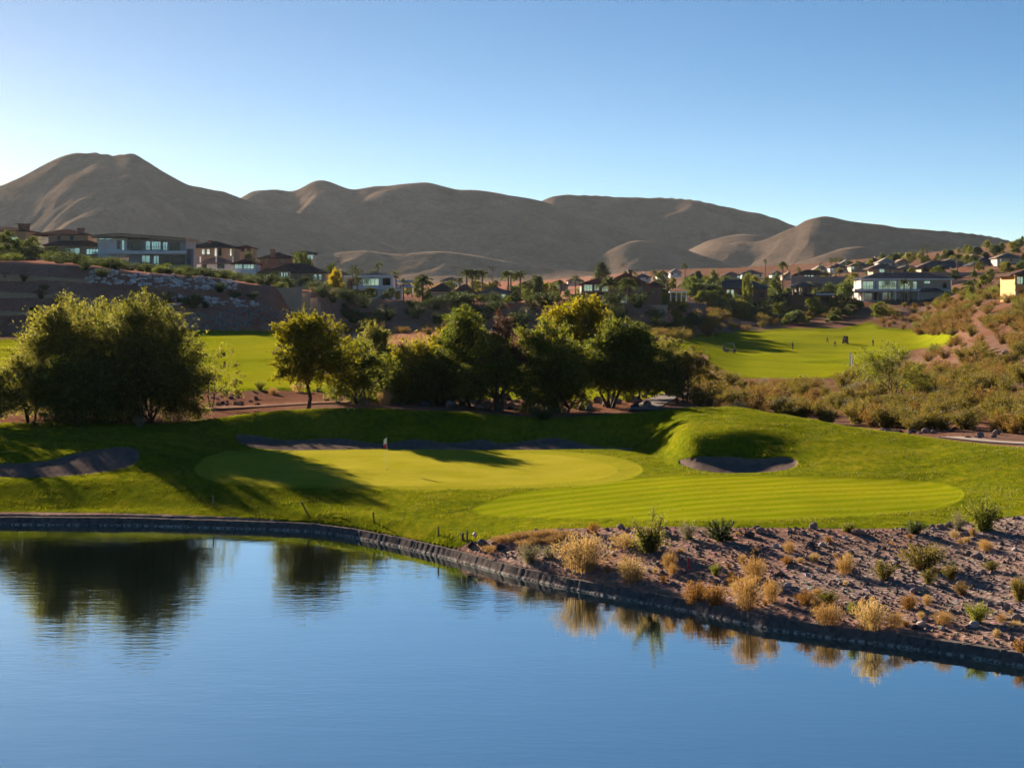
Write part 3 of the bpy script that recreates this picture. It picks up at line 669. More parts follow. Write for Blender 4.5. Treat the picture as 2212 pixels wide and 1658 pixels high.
def make_tree(seed, h, w, hb=0.25, lobes=6, clumps=120, leaves=110, leaf=0.30, droop=0.1, top=0.0, stems=2, spread=0.9, depth=0.8, sparse=1.0, trunk_r=0.16, crown_lean=0.0, skirt=0.25):
    """crown of leaf sprays gathered in clumps on several lobes, on a forked trunk; size in metres, base at the origin"""
    rng = RNG(seed); z0 = h * hb; ch = h - z0
    LC = []
    for k in range(lobes):
        a = 2*math.pi*(k / lobes) + rng.uniform(-0.5, 0.5); r = rng.uniform(0.5, 0.8) * spread
        zz = z0 + ch * rng.uniform(0.12, 0.6); s = rng.uniform(0.24, 0.44)
        LC.append((math.cos(a)*r*w/2 + crown_lean*w*0.2, math.sin(a)*r*w/2*depth, zz, s*w*0.62, s*ch*0.9))
    for k in range(max(2, lobes // 2)):
        a = rng.uniform(0, 6.28); r = rng.uniform(0, 0.3)
        LC.append((math.cos(a)*r*w/2 + top*w*0.2, math.sin(a)*r*w/2, z0 + ch*rng.uniform(0.6, 0.72), w*0.24, ch*0.28))
    LC = np.array(LC)
    lob = rng.integers(0, len(LC), clumps); d = blob_dirs(clumps, rng, -0.45)
    while len(d) < clumps: d = np.concatenate([d, blob_dirs(clumps, rng, -0.45)])[:clumps]
    rr = rng.uniform(0.35, 1.12, clumps) ** 0.7
    CC = LC[lob, :3] + d * np.stack([LC[lob,3], LC[lob,3]*depth, LC[lob,4]], 1) * rr[:, None]
    for ax, (lo, hi) in enumerate(((-w/2*0.90, w/2*0.90), (-w/2*depth*0.9, w/2*depth*0.9), (z0, h*0.93))):
        a0, a1 = CC[:, ax].min(), CC[:, ax].max(); sc = (hi - lo)/(a1 - a0)
        CC[:, ax] = lo + (CC[:, ax] - a0)*sc; LC[:, ax] = lo + (LC[:, ax] - a0)*sc
    if skirt: CC[:, 2] = np.where(rng.random(clumps) < skirt, z0 + (CC[:, 2]-z0)*0.55, CC[:, 2])
    lv = int(leaves*0.55); n = clumps * lv
    ci = np.repeat(np.arange(clumps), lv)
    sig = (0.043 * w * rng.uniform(0.6, 1.5, clumps))[ci][:, None]
    P = CC[ci] + rng.normal(size=(n, 3)) * sig * np.array([1, 1, 0.75])
    out = P - np.array([0, 0, z0 + ch*0.35]); out /= np.linalg.norm(out, axis=1)[:, None] + 1e-9
    D = out * 0.8 + rng.normal(size=(n, 3)) * 0.7; D[:, 2] -= droop
    keep = (P[:, 2] > z0 * 0.6) & (rng.random(n) < sparse)
    P, D = P[keep], D[keep]
    # feathery sprays: leafy twigs reaching out of the clumps
    ns = int(clumps * 1.5); k = rng.integers(0, clumps, ns); o = CC[k] - np.array([0, 0, z0 + ch*0.3]); o /= np.linalg.norm(o, axis=1)[:, None] + 1e-9
    sd = o*0.75 + rng.normal(size=(ns, 3))*0.4 + np.array([0, 0, 0.35]); sd /= np.linalg.norm(sd, axis=1)[:, None]
    sl = rng.uniform(0.05, 0.15, ns)*min(w, h*1.3)*(0.7 + 0.6*rng.random(ns)**3); m_ = max(14, leaves // 5)
    ti = np.repeat(np.arange(ns), m_); tt = rng.uniform(0.15, 1.0, ns*m_)[:, None]
    SP = CC[k][ti] + sd[ti]*sl[ti][:, None]*tt*1.25 + rng.normal(size=(ns*m_, 3))*leaf*0.42*(1.15 - tt); SP[:, 2] -= (tt[:, 0]**2)*sl[ti]*0.35
    P = np.concatenate([P, SP]); D = np.concatenate([D, sd[ti] + rng.normal(size=(ns*m_, 3))*0.7])
    V, Q = leaf_quads(P, D, leaf * rng.uniform(0.6, 1.4, len(P)), leaf * 0.38 * rng.uniform(0.7, 1.3, len(P)), rng)
    crown = np_mesh('crown', V, Q)
    mb = MB()
    for s_ in range(stems):
        a = 2*math.pi*s_/max(stems, 1) + rng.uniform(-0.4, 0.4); off = 0.12 * w * (stems > 1) * rng.uniform(0.5, 1)
        base = Vector((math.cos(a)*0.25*trunk_r*(stems > 1), math.sin(a)*0.25*trunk_r, -0.5))
        fork = Vector((math.cos(a)*off, math.sin(a)*off*0.7, z0*rng.uniform(0.75, 1.05)))
        mid = base.lerp(fork, 0.55) + Vector((rng.normal()*0.08*z0, rng.normal()*0.08*z0, 0))
        mb.tube([base, base.lerp(mid, 0.5), mid, fork], [trunk_r*1.25, trunk_r, trunk_r*0.85, trunk_r*0.7], 7)
        for q in range(s_, len(LC), max(stems, 1)):
            c = Vector(LC[q, :3]); m = fork.lerp(c, 0.5) + Vector((rng.normal()*0.05*w, rng.normal()*0.05*w, 0.05*ch))
            mb.tube([fork, m, c], [trunk_r*0.55, trunk_r*0.4, trunk_r*0.22], 5)
            for j in np.where(lob == q)[0][:9]:
                e = Vector(CC[j]); mm = c.lerp(e, 0.5) + Vector((0, 0, 0.02*h))
                mb.tube([c, mm, e], [trunk_r*0.2, trunk_r*0.13, trunk_r*0.05], 4)
    return mb.mesh('trunk', True), crown

def plant_tree(name, meshes, mats, loc, label, cat='tree', group=None, rz=0.0, s=1.0):
    e = empty(name, loc, rz, s); tag(e, label, cat, group)
    link('trunk', meshes[0], mats[0], e); link('crown', meshes[1], mats[1], e)
    return e

def tree_px(name, x0, x1, ytop, Y, label, leafm, seed, group=None, cat='tree', base=None, dz=0.0, **kw):
    """a tree sized from the photo: crown from x0 to x1, top row ytop, standing at distance Y"""
    xc = base if base is not None else (x0 + x1) / 2
    loc = at(xc, Y, dz); k = Y / F
    h = wz(ytop, Y) - loc[2]; w = (x1 - x0) * k
    kw.setdefault('crown_lean', 0.0)
    ms = make_tree(seed, h, w, **kw)
    sh = ((x0 + x1) / 2 - xc) * k
    if abs(sh) > 0.05:
        ms[1].transform(Matrix.Translation((sh, 0, 0)))
    return plant_tree(name, ms, (M['bark'], M[leafm]), loc, label, cat, group)

# --- the trees round the green
tree_px('mesquite_tree', 2, 300, 622, 172, 'feathery olive mesquite tree at the far left, its crown touching the big rounded one', 'olive', 1, base=150, hb=0.03, lobes=10, clumps=420, leaves=190, leaf=0.24, stems=3)
tree_px('mesquite_tree', 165, 466, 618, 170, 'biggest dark olive mesquite tree, broad dome down to the ground left of the fairway', 'olive', 2, base=300, hb=0.0, lobes=11, clumps=620, leaves=190, leaf=0.24, stems=4, trunk_r=0.2, skirt=0.45)
tree_px('mesquite_tree', -60, 130, 762, 165, 'low brownish mesquite tree with forked trunk in the lower left corner of the grove', 'olive', 3, base=66, hb=0.18, lobes=6, clumps=190, leaves=110, leaf=0.24, stems=3, trunk_r=0.12)
tree_px('mesquite_tree', 70, 250, 760, 163.5, 'low round dark mesquite bush in front of the biggest olive tree', 'mesquite', 4, base=160, hb=0.0, lobes=7, clumps=260, leaves=120, leaf=0.24, stems=4, trunk_r=0.1)
tree_px('mesquite_tree', 432, 528, 738, 184, 'small airy sapling standing in front of the sunlit fairway', 'olive', 5, base=455, hb=0.2, lobes=5, clumps=60, leaves=42, leaf=0.22, stems=3, trunk_r=0.06)
tree_px('mesquite_tree', 588, 780, 668, 181, 'yellow green mesquite tree with one bare leaning trunk beside the fairway', 'yellowgreen', 6, base=664, hb=0.24, lobes=8, clumps=300, leaves=120, leaf=0.26, stems=1, trunk_r=0.2)
tree_px('mesquite_tree', 690, 870, 735, 186, 'low dark green tree right of the leaning trunk', 'mesquite', 7, hb=0.0, lobes=7, clumps=250, leaves=120, leaf=0.25, stems=3)
tree_px('mesquite_tree', 742, 885, 690, 196, 'hazy olive tree rising behind the low dark green tree', 'olive', 8, hb=0.1, lobes=7, clumps=240, leaves=110, leaf=0.26, stems=2)
tree_px('mesquite_tree', 815, 990, 718, 190, 'yellowish spreading tree in the middle of the grove', 'yellowgreen', 9, hb=0.06, lobes=7, clumps=230, leaves=105, leaf=0.25, stems=3)
tree_px('mesquite_tree', 915, 1080, 648, 187, 'tall green tree with an open crown left of the bare brown branches', 'mesquite', 10, base=1020, hb=0.08, lobes=9, clumps=320, leaves=110, leaf=0.26, stems=2, trunk_r=0.18)
tree_px('mesquite_tree', 1035, 1135, 664, 183, 'tree with reddish half bare branches and a thick dark trunk near the bank', 'reddead', 11, base=1080, hb=0.24, lobes=5, clumps=120, leaves=52, leaf=0.24, stems=2, trunk_r=0.24)
tree_px('mesquite_tree', 985, 1140, 715, 182.5, 'low dark tree leaning over the thick trunk', 'mesquite', 12, base=1072, hb=0.16, lobes=7, clumps=230, leaves=115, leaf=0.25, stems=1, trunk_r=0.2)
tree_px('mesquite_tree', 1080, 1275, 680, 185, 'dense dark green tree just left of the tallest tree', 'mesquite', 13, hb=0.02, lobes=9, clumps=340, leaves=120, leaf=0.26, stems=3, trunk_r=0.16)
tree_px('mesquite_tree', 1172, 1332, 626, 196, 'tallest yellow green tree of the grove with visible inner limbs', 'yellowgreen', 14, base=1258, hb=0.30, lobes=8, clumps=320, leaves=110, leaf=0.26, stems=1, trunk_r=0.22)
tree_px('mesquite_tree', 1225, 1444, 688, 187, 'broad dark tree with several leaning trunks left of the cart path', 'mesquite', 15, base=1320, hb=0.20, lobes=10, clumps=460, leaves=125, leaf=0.26, stems=4, trunk_r=0.17)
tree_px('mesquite_tree', 1320, 1430, 680, 195, 'upright dark green tree behind the broad tree by the path', 'mesquite', 16, hb=0.15, lobes=7, clumps=240, leaves=110, leaf=0.26, stems=2)
tree_px('mesquite_tree', 1408, 1478, 756, 186, 'narrow dark tree standing right beside the grey cart path', 'mesquite', 17, base=1463, hb=0.2, lobes=5, clumps=140, leaves=100, leaf=0.22, stems=1, trunk_r=0.14)
tree_px('mesquite_tree', 1455, 1560, 742, 188, 'sparse brownish tree with forked bare trunk right of the cart path', 'creosote', 18, base=1480, hb=0.34, lobes=6, clumps=110, leaves=60, leaf=0.2, stems=2, trunk_r=0.12)
tree_px('mesquite_tree', -230, -20, 680, 171, 'olive mesquite tree just beyond the left picture edge', 'olive', 22, hb=0.05, lobes=6, clumps=150, leaves=110, stems=3)
tree_px('palo_verde_tree', 1842, 2012, 740, 222, 'airy many stemmed green tree standing alone above the brush on the right', 'limebush', 19, base=1930, hb=0.25, lobes=7, clumps=130, leaves=75, leaf=0.24, stems=6, trunk_r=0.09)
tree_px('round_tree', 1690, 1748, 668, 585, 'single round dark green tree at the back edge of the right fairway', 'townleaf', 20, hb=0.12, lobes=6, clumps=110, leaves=80, leaf=0.5, stems=1)
tree_px('round_tree', 1782, 1818, 680, 590, 'small round tree right of the single dark one behind the fairway', 'townleaf', 21, hb=0.12, lobes=5, clumps=60, leaves=60, leaf=0.45, stems=1)

for i_, (x0_, x1_, yt_, Y_, lf_, cl_, lb_) in enumerate([
 (95, 375, 634, 178, 'olive', 330, 'pale olive mesquite tree filling the gap between the two big left domes'),
 (735, 930, 752, 193, 'olive', 220, 'low hazy olive tree in the gap right of the leaning trunk'),
 (868, 1030, 760, 188, 'mesquite', 220, 'low dark mesquite between the yellowish tree and the thick trunk'),
 (760, 905, 728, 199, 'yellowgreen', 190, 'yellow green tree glowing behind the low dark green tree'),
 (905, 1010, 700, 200, 'yellowgreen', 150, 'yellow green tree behind the tall open crowned tree'),
 (1120, 1300, 735, 183, 'mesquite', 240, 'low dark tree spreading in front of the tallest tree'),
 (1390, 1500, 720, 200, 'olive', 120, 'olive tree behind the narrow dark tree by the path')]):
    tree_px('mesquite_tree', x0_, x1_, yt_, Y_, lb_, lf_, 120 + i_, hb=0.06, lobes=8, clumps=cl_, leaves=120, leaf=0.24, stems=3)

# --- shrub prototypes (stems and leaves in one mesh, about 1 m across, base at the origin)
def shrub_mesh(seed, h, w, stems=26, leaves=1500, leaf=0.09, fan=1.0, start=0.25, thin=0.008, jit=0.05, aspect=0.4, foot=0.12):
    rng = RNG(seed); V = []; Q = []; mi = []; nb = 0
    a = rng.uniform(0, 2*math.pi, stems); r = np.sqrt(rng.uniform(0.05, 1, stems)) * w/2 * fan; hh = h * (1 - 0.45*(r/(w/2))**2) * rng.uniform(0.75, 1.05, stems)
    tip = np.stack([np.cos(a)*r, np.sin(a)*r, hh], 1); b0 = np.stack([np.cos(a)*r*foot, np.sin(a)*r*foot, np.full(stems, -0.08)], 1)
    mid = b0*0.45 + tip*0.55; mid[:, :2] *= 0.8; mid[:, 2] += 0.06*h
    for p, q in ((b0, mid), (mid, tip)):
        s = np.stack([-np.sin(a), np.cos(a), np.zeros(stems)], 1) * thin
        V.append(np.stack([p - s, p + s, q + s*0.6, q - s*0.6], 1).reshape(-1, 3)); Q.append(np.arange(4*stems).reshape(-1, 4) + nb); nb += 4*stems; mi += [1]*stems
    k = rng.integers(0, stems, leaves); t = rng.uniform(start, 1.05, leaves)[:, None]
    P = np.where(t < 0.55, b0[k] + (mid[k]-b0[k])*t/0.55, mid[k] + (tip[k]-mid[k])*(t-0.55)/0.45) + rng.normal(size=(leaves, 3))*jit*w
    P[:, 2] = np.maximum(P[:, 2], 0.02)
    D = tip[k] - b0[k]; D /= np.linalg.norm(D, axis=1)[:, None]; D = D + rng.normal(size=(leaves, 3))*0.55
    v, q = leaf_quads(P, D, leaf*rng.uniform(0.6, 1.5, leaves), leaf*aspect*rng.uniform(0.7, 1.3, leaves), rng)
    V.append(v); Q.append(q + nb); mi += [0]*leaves
    me = np_mesh('shrub', np.concatenate(V), np.concatenate(Q))
    me.polygons.foreach_set('material_index', np.array(mi, dtype=np.int32))
    return me
def shrub_set(tagname, leafm, n, **kw):
    out = []
    for i in range(n):
        me = shrub_mesh(1000 + sum(map(ord, tagname)) + i * 7, 1.0, 1.25, **kw)
        me.materials.append(M[leafm]); me.materials.append(M['stem']); me.name = tagname; out.append(me)
    return out
SH = dict(
    creosote=shrub_set('creosote_bush', 'creosote', 4, stems=34, leaves=2400, leaf=0.075, start=0.2),
    rust=shrub_set('rust_bush', 'rustbrush', 3, stems=30, leaves=1700, leaf=0.075, start=0.15),
    grey=shrub_set('grey_bush', 'greybrush', 3, stems=34, leaves=2000, leaf=0.07, start=0.1),
    lime=shrub_set('green_bush', 'limebush', 3, stems=40, leaves=3000, leaf=0.07, start=0.1, jit=0.035),
    orange=shrub_set('orange_bush', 'orangebush', 3, stems=50, leaves=2600, leaf=0.085, start=0.08, aspect=0.22, jit=0.04, foot=0.4),
    dark=shrub_set('dark_bush', 'darkleaf', 3, stems=36, leaves=2600, leaf=0.085, start=0.08),
    town=shrub_set('town_bush', 'townleaf', 3, stems=36, leaves=1500, leaf=0.11, start=0.05, jit=0.07),
    dry=shrub_set('dry_grass', 'drygrass', 4, stems=150, leaves=1500, leaf=0.10, start=0.3, aspect=0.16, jit=0.05, thin=0.006, foot=0.6),
    pale=shrub_set('pale_grass', 'palegrass', 3, stems=160, leaves=1700, leaf=0.10, start=0.3, aspect=0.16, jit=0.05, thin=0.006, foot=0.6),
)
for k in ('dry', 'pale'):
    for me in SH[k]: me.materials[1] = M['drygrass' if k == 'dry' else 'palegrass']
_cnt = [0]
def shrub(kind, loc, h, w, label, group=None, cat='bush', name=None):
    _cnt[0] += 1; r = RNG(5000 + _cnt[0])
    me = SH[kind][_cnt[0] % len(SH[kind])]
    nm = name or {'creosote':'creosote_bush','rust':'desert_brush','grey':'sage_bush','lime':'green_bush','orange':'orange_bush','dark':'dark_bush','town':'garden_bush','dry':'dry_grass_tuft','pale':'pale_grass_tuft'}[kind]
    o = link(nm, me, None, None, (loc[0], loc[1], loc[2] - 0.02*h))
    o.rotation_euler = (0, 0, float(r.uniform(0, 6.28))); o.scale = (w/1.25, w/1.25, h)
    return tag(o, label, cat, group)
def shrub_px(kind, x0, x1, ytop, ybase, label, group=None, cat='bush', name=None):
    loc = on((x0+x1)/2, ybase); k = loc[1] / F
    return shrub(kind, loc, max((ybase - ytop)*k*1.04, 0.12), (x1-x0)*k, label, group, cat, name)

# --- named shrubs on the stony bank in front of the approach
NB = [
 ('grey',1108,1182,1172,1214,'grey green sage bush at the left end of the stony bank'),
 ('grey',1170,1212,1178,1206,'small grey bush behind the left sage bush'),
 ('pale',1190,1330,1150,1228,'widest pale grass clump above the stone edging'),
 ('pale',1310,1400,1148,1180,'pale straw grass left of the upright shrub'),
 ('pale',1328,1402,1200,1255,'yellowish grass clump near the water, left of the red stake'),
 ('pale',1258,1294,1208,1235,'small yellow green grass tuft right of the wide pale clump'),
 ('dry',1425,1468,1190,1230,'tan grass tuft just left of the red stake'),
 ('dry',1440,1466,1216,1246,'small orange tuft low beside the red stake'),
 ('grey',1462,1512,1126,1164,'pale grey bush on the bank edge right of the upright shrub'),
 ('lime',1530,1560,1220,1245,'small bright green tuft right of the red stake'),
 ('orange',1466,1540,1252,1306,'large orange brown bush on the edging, leftmost of the orange ones'),
 ('orange',1515,1580,1262,1312,'orange brown bush touching the large one on the edging'),
 ('dry',1575,1655,1240,1316,'tall orange dry grass clump above the dark edging'),
 ('dry',1600,1660,1200,1256,'upright orange grass in the middle of the stony bank'),
 ('dry',1640,1690,1250,1300,'orange grass tuft right of the tall clump'),
 ('orange',1714,1766,1275,1306,'low round orange bush beside the grass over the edging'),
 ('creosote',1762,1818,1275,1306,'olive orange bush right of the low round orange one'),
 ('dry',1748,1828,1305,1352,'fine straw grass hanging over the stone edging'),
 ('lime',1826,1862,1302,1330,'small dark green bush left of the big golden bush'),
 ('pale',1834,1926,1300,1362,'big golden bush on the edging with a white rock behind'),
 ('dry',1910,1960,1320,1356,'golden grass right of the big golden bush'),
 ('orange',1940,1986,1282,1316,'small rusty bush above the golden grass'),
 ('creosote',1880,1938,1210,1254,'olive bush leftmost of the cluster of four'),
 ('creosote',1938,2050,1174,1228,'widest olive bush at the top of the cluster of four'),
 ('creosote',1988,2026,1226,1262,'smallest olive bush at the bottom of the cluster of four'),
 ('creosote',2032,2076,1216,1254,'dark olive bush rightmost of the cluster of four'),
 ('lime',2072,2144,1300,1344,'round green bush near the edging at the right'),
 ('dry',2012,2066,1318,1348,'low straw tuft left of the round green bush'),
 ('lime',1808,1852,1126,1148,'small round green bush on the grass edge above the stones'),
 ('dark',1948,2002,1124,1152,'dark green round bush on the grass edge between the boulders'),
 ('lime',2070,2178,1074,1146,'tall airy green bush at the right on the grass edge'),
 ('grey',2050,2090,1108,1146,'twiggy bush at the foot of the tall airy bush'),
 ('creosote',2118,2160,1208,1232,'small olive bush on the right slope near two boulders'),
 ('creosote',2176,2230,1245,1300,'olive bush cut by the right picture edge'),
 ('orange',2180,2240,1380,1410,'orange bush by the edging at the right picture edge'),
 ('dry',2110,2150,1168,1190,'rusty tuft on the upper right slope'),
 ('rust',2056,2100,1255,1285,'rusty low bush below the cluster of four'),
 ('dry',1690,1720,1168,1196,'rusty tuft beside a dark rock on the upper bank'),
 ('dry',1800,1850,1200,1240,'golden tuft behind a dark boulder on the bank'),
 ('orange',1268,1298,1126,1152,'little reddish shrub at the grass edge over the tan patch'),
]
for kk, x0, x1, yt, yb, lb in NB: shrub_px(kk, x0, x1, yt, yb, lb)
def upright_shrub():
    loc = on(1404, 1192); k = loc[1]/F; rng = RNG(77)
    e = empty('upright_shrub', loc); tag(e, 'tall upright shrub with three bristly arms on the stony bank', 'shrub')
    mb = MB(); P = []; D = []
    arms = [((-34, 66), (-14, 25)), ((-22, 50), (-8, 20)), ((7, 97), (3, 40)), ((15, 66), (4, 30)), ((28, 76), (12, 30)), ((-6, 52), (-2, 20)), ((20, 48), (8, 18)), ((-28, 40), (-10, 14)), ((30, 44), (12, 16)), ((0, 40), (0, 15))]
    for (tx, tz), (mx, mz) in arms:
        dy = rng.uniform(-0.3, 0.3); a = Vector((0, 0, -0.1)); m = Vector((mx*k, dy*0.5, mz*k)); t_ = Vector((tx*k, dy, tz*k))
        mb.tube([a, m, t_], [0.05, 0.035, 0.012], 5)
        for i in range(260):
            u = rng.uniform(0.15, 1.03); p = (a.lerp(m, u*2) if u < 0.5 else m.lerp(t_, u*2-1)) + Vector(rng.normal(size=3)*0.10)
            P.append(p); D.append((t_ - m).normalized()*1.0 + Vector(rng.normal(size=3)*0.6))
    for i in range(900):
        p = rng.normal(size=3)*np.array([0.36, 0.3, 0.22]) + np.array([0, 0, 0.45]); p[2] = abs(p[2]); P.append(p); D.append(rng.normal(size=3) + np.array([0, 0, 0.6]))
    V, Q = leaf_quads(np.array(P), np.array(D), 0.15*rng.uniform(0.6, 1.4, len(P)), 0.05, rng)
    mb.build('trunk', M['bark'], e); link('crown', np_mesh('crown', V, Q), M['olive'], e)
    # dark spiky clump beside it
    loc = on(1557, 1168); k = loc[1]/F
    e = empty('spiky_shrub', loc); tag(e, 'dark spiky palm like shrub on the bank edge', 'shrub')
    mb = MB(); P = []; D = []
    for i in range(46):
        a = rng.uniform(0, 6.28); el = rng.uniform(0.15, 1.3); L = rng.uniform(0.7, 1.25)
        t_ = Vector((math.cos(a)*math.cos(el)*L*0.95 + 0.08, math.sin(a)*math.cos(el)*L*0.7, math.sin(el)*L*1.0))
        mb.tube([(0, 0, -0.05), t_*0.6 + Vector((0, 0, 0.06)), t_], [0.016, 0.012, 0.005], 4)
        for j in range(44):
            u = rng.uniform(0.3, 1.05); P.append(t_*u + Vector(rng.normal(size=3)*0.035)); D.append(t_.normalized() + Vector(rng.normal(size=3)*0.55))
    V, Q = leaf_quads(np.array(P), np.array(D), 0.16, 0.035, rng)
    mb.build('stems', M['bark'], e); link('crown', np_mesh('crown', V, Q), M['darkleaf'], e)
upright_shrub()

# --- ornamental grasses on the rocky bank behind the green
for kk, x0, x1, yt, yb, lb in [
 ('pale',812,852,838,874,'green and straw fountain grass in the rocks left of the flag'),
 ('pale',626,664,824,846,'golden grass tuft beside the leaning trunk'),
 ('dry',576,602,836,852,'small golden tuft on the fairway edge left of the leaning trunk'),
 ('grey',284,318,898,922,'grey tuft at the foot of the biggest olive tree'),
 ('lime',220,240,900,914,'bright green tuft under the front mesquite bush'),
 ('lime',1336,1376,834,868,'yellow green bush at the foot of the broad tree by the path'),
 ('dark',1136,1212,876,906,'dark low bush on the mound crest under the grove'),
 ('grey',712,738,834,850,'dusty bush behind the leaning trunk'),
 ('lime',545,578,820,842,'sunlit grass tuft on the fairway edge above the brown bank'),
]: shrub_px(kk, x0, x1, yt, yb, lb, cat='bush')

# --- scattered brush
def scatter(kind, n, region, Yr, hr, label, group, seed, ww=1.25, cat='bush', avoid=None, pow_=1.0):
    """region: polygon in (photo column, distance)"""
    r = RNG(seed); poly = np.array(region, float); done = 0; tries = 0
    while done < n and tries < n * 60:
        tries += 1
        px = r.uniform(poly[:,0].min(), poly[:,0].max()); Y = Yr[0] + (Yr[1]-Yr[0]) * r.random() ** pow_
        if poly_sd(np.array([px]), np.array([Y]), poly)[0] < 0: continue
        loc = at(px, Y); row = HY + F*(H - loc[2])/Y
        h = r.uniform(*hr) * (0.8 + 0.4*r.random())
        if avoid is not None and max(poly_sd(np.array([px]*3), np.array([row, row - h*F/Y*0.5, row - h*F/Y*0.85]), avoid)) > 4: continue
        shrub(kind, loc, h, h*ww*r.uniform(0.85, 1.35), label, group, cat); done += 1
G1 = 'brush covering the flat right of the cart path'
belt = [(1500,176),(1560,182),(1700,176),(1850,170),(2000,162),(2250,158),(2260,245),(2060,300),(1900,318),(1800,300),(1680,312),(1520,318)]
FAIRS = F_RIGHT
scatter('creosote', 180, belt, (160, 318), (1.3, 2.3), 'brown green creosote bush in the dense brush beyond the right mound', G1, 31, 1.3, avoid=FAIRS, pow_=1.2)
scatter('rust', 110, belt, (160, 318), (1.2, 2.2), 'rusty brown bush in the dense brush beyond the right mound', G1, 32, 1.3, avoid=FAIRS)
scatter('grey', 26, belt, (160, 300), (1.0, 1.8), 'grey twiggy bush in the dense brush beyond the right mound', G1, 33, 1.3, avoid=FAIRS)
G2 = 'brush on the right hillside'
hill = [(1990,230),(2060,300),(2030,330),(2010,400),(1960,540),(1900,575),(1880,610),(1960,640),(2260,600),(2330,460),(2330,220)]
scatter('rust', 170, hill, (215, 640), (1.2, 2.3), 'rusty brush on the reddish hillside at the right', G2, 34, 1.5, avoid=FAIRS, pow_=0.8)
scatter('creosote', 100, hill, (215, 640), (1.6, 3.0), 'olive brush on the reddish hillside at the right', G2, 35, 1.4, avoid=FAIRS, pow_=0.8)
scatter('lime', 14, hill, (300, 640), (2.0, 3.4), 'greener bush on the reddish hillside at the right', G2, 36, 1.3, avoid=FAIRS)
scatter('rust', 34, [(1985,360),(2040,350),(2110,420),(2090,590),(1970,600),(1985,450)], (350, 600), (1.5, 2.8), 'rusty brush on the reddish hillside at the right', G2, 46, 1.6, avoid=FAIRS)
G3 = 'brush between the grove and the far fairway'
mid = [(1400,315),(1540,315),(1540,440),(1560,540),(1700,585),(1850,600),(1880,640),(1830,660),(1600,650),(1500,560),(1480,470),(1400,440)]
scatter('rust', 54, mid, (330, 650), (1.5, 2.6), 'reddish bush between the grove and the far fairway', G3, 37, 1.5, avoid=FAIRS)
scatter('creosote', 46, mid, (330, 650), (1.6, 3.0), 'olive bush between the grove and the far fairway', G3, 38, 1.4, avoid=FAIRS)
G4 = 'shrubs on the shaded slope under the houses'
slope = [(640,402),(700,408),(760,420),(900,426),(1100,432),(1350,440),(1480,452),(1480,484),(1350,462),(1200,456),(1000,448),(900,446),(750,443),(690,440)]
scatter('dark', 62, slope, (410, 500), (1.6, 3.6), 'dark shrub on the shaded slope under the houses', G4, 39, 1.5)
scatter('grey', 22, slope, (410, 500), (1.0, 2.2), 'grey shrub on the shaded slope under the houses', G4, 40, 1.5)
flat = [(690,372),(760,380),(1000,400),(1350,410),(1350,430),(1000,425),(720,412)]
scatter('rust', 22, flat, (372, 430), (1.2, 2.2), 'brown brush at the foot of the shaded slope', G4, 41, 1.5)
G5 = 'bushes on the left terraces'
scatter('dark', 60, [(-60,374),(640,376),(620,440),(-60,440)], (374, 440), (1.2, 2.4), 'dark hedge like bush on the rim of the left terraced slope', 'bushes on the rim of the left slope', 47, 1.9)
scatter('town', 26, [(-60,374),(640,376),(620,440),(-60,440)], (374, 440), (1.0, 2.0), 'green garden bush on the rim of the left terraced slope', 'bushes on the rim of the left slope', 48, 1.9)
lt = [(-40,352),(560,352),(560,371),(-40,371)]
scatter('dark', 26, lt, (352, 371), (1.0, 2.2), 'dark bush on the left terraced slope', G5, 42, 1.5)
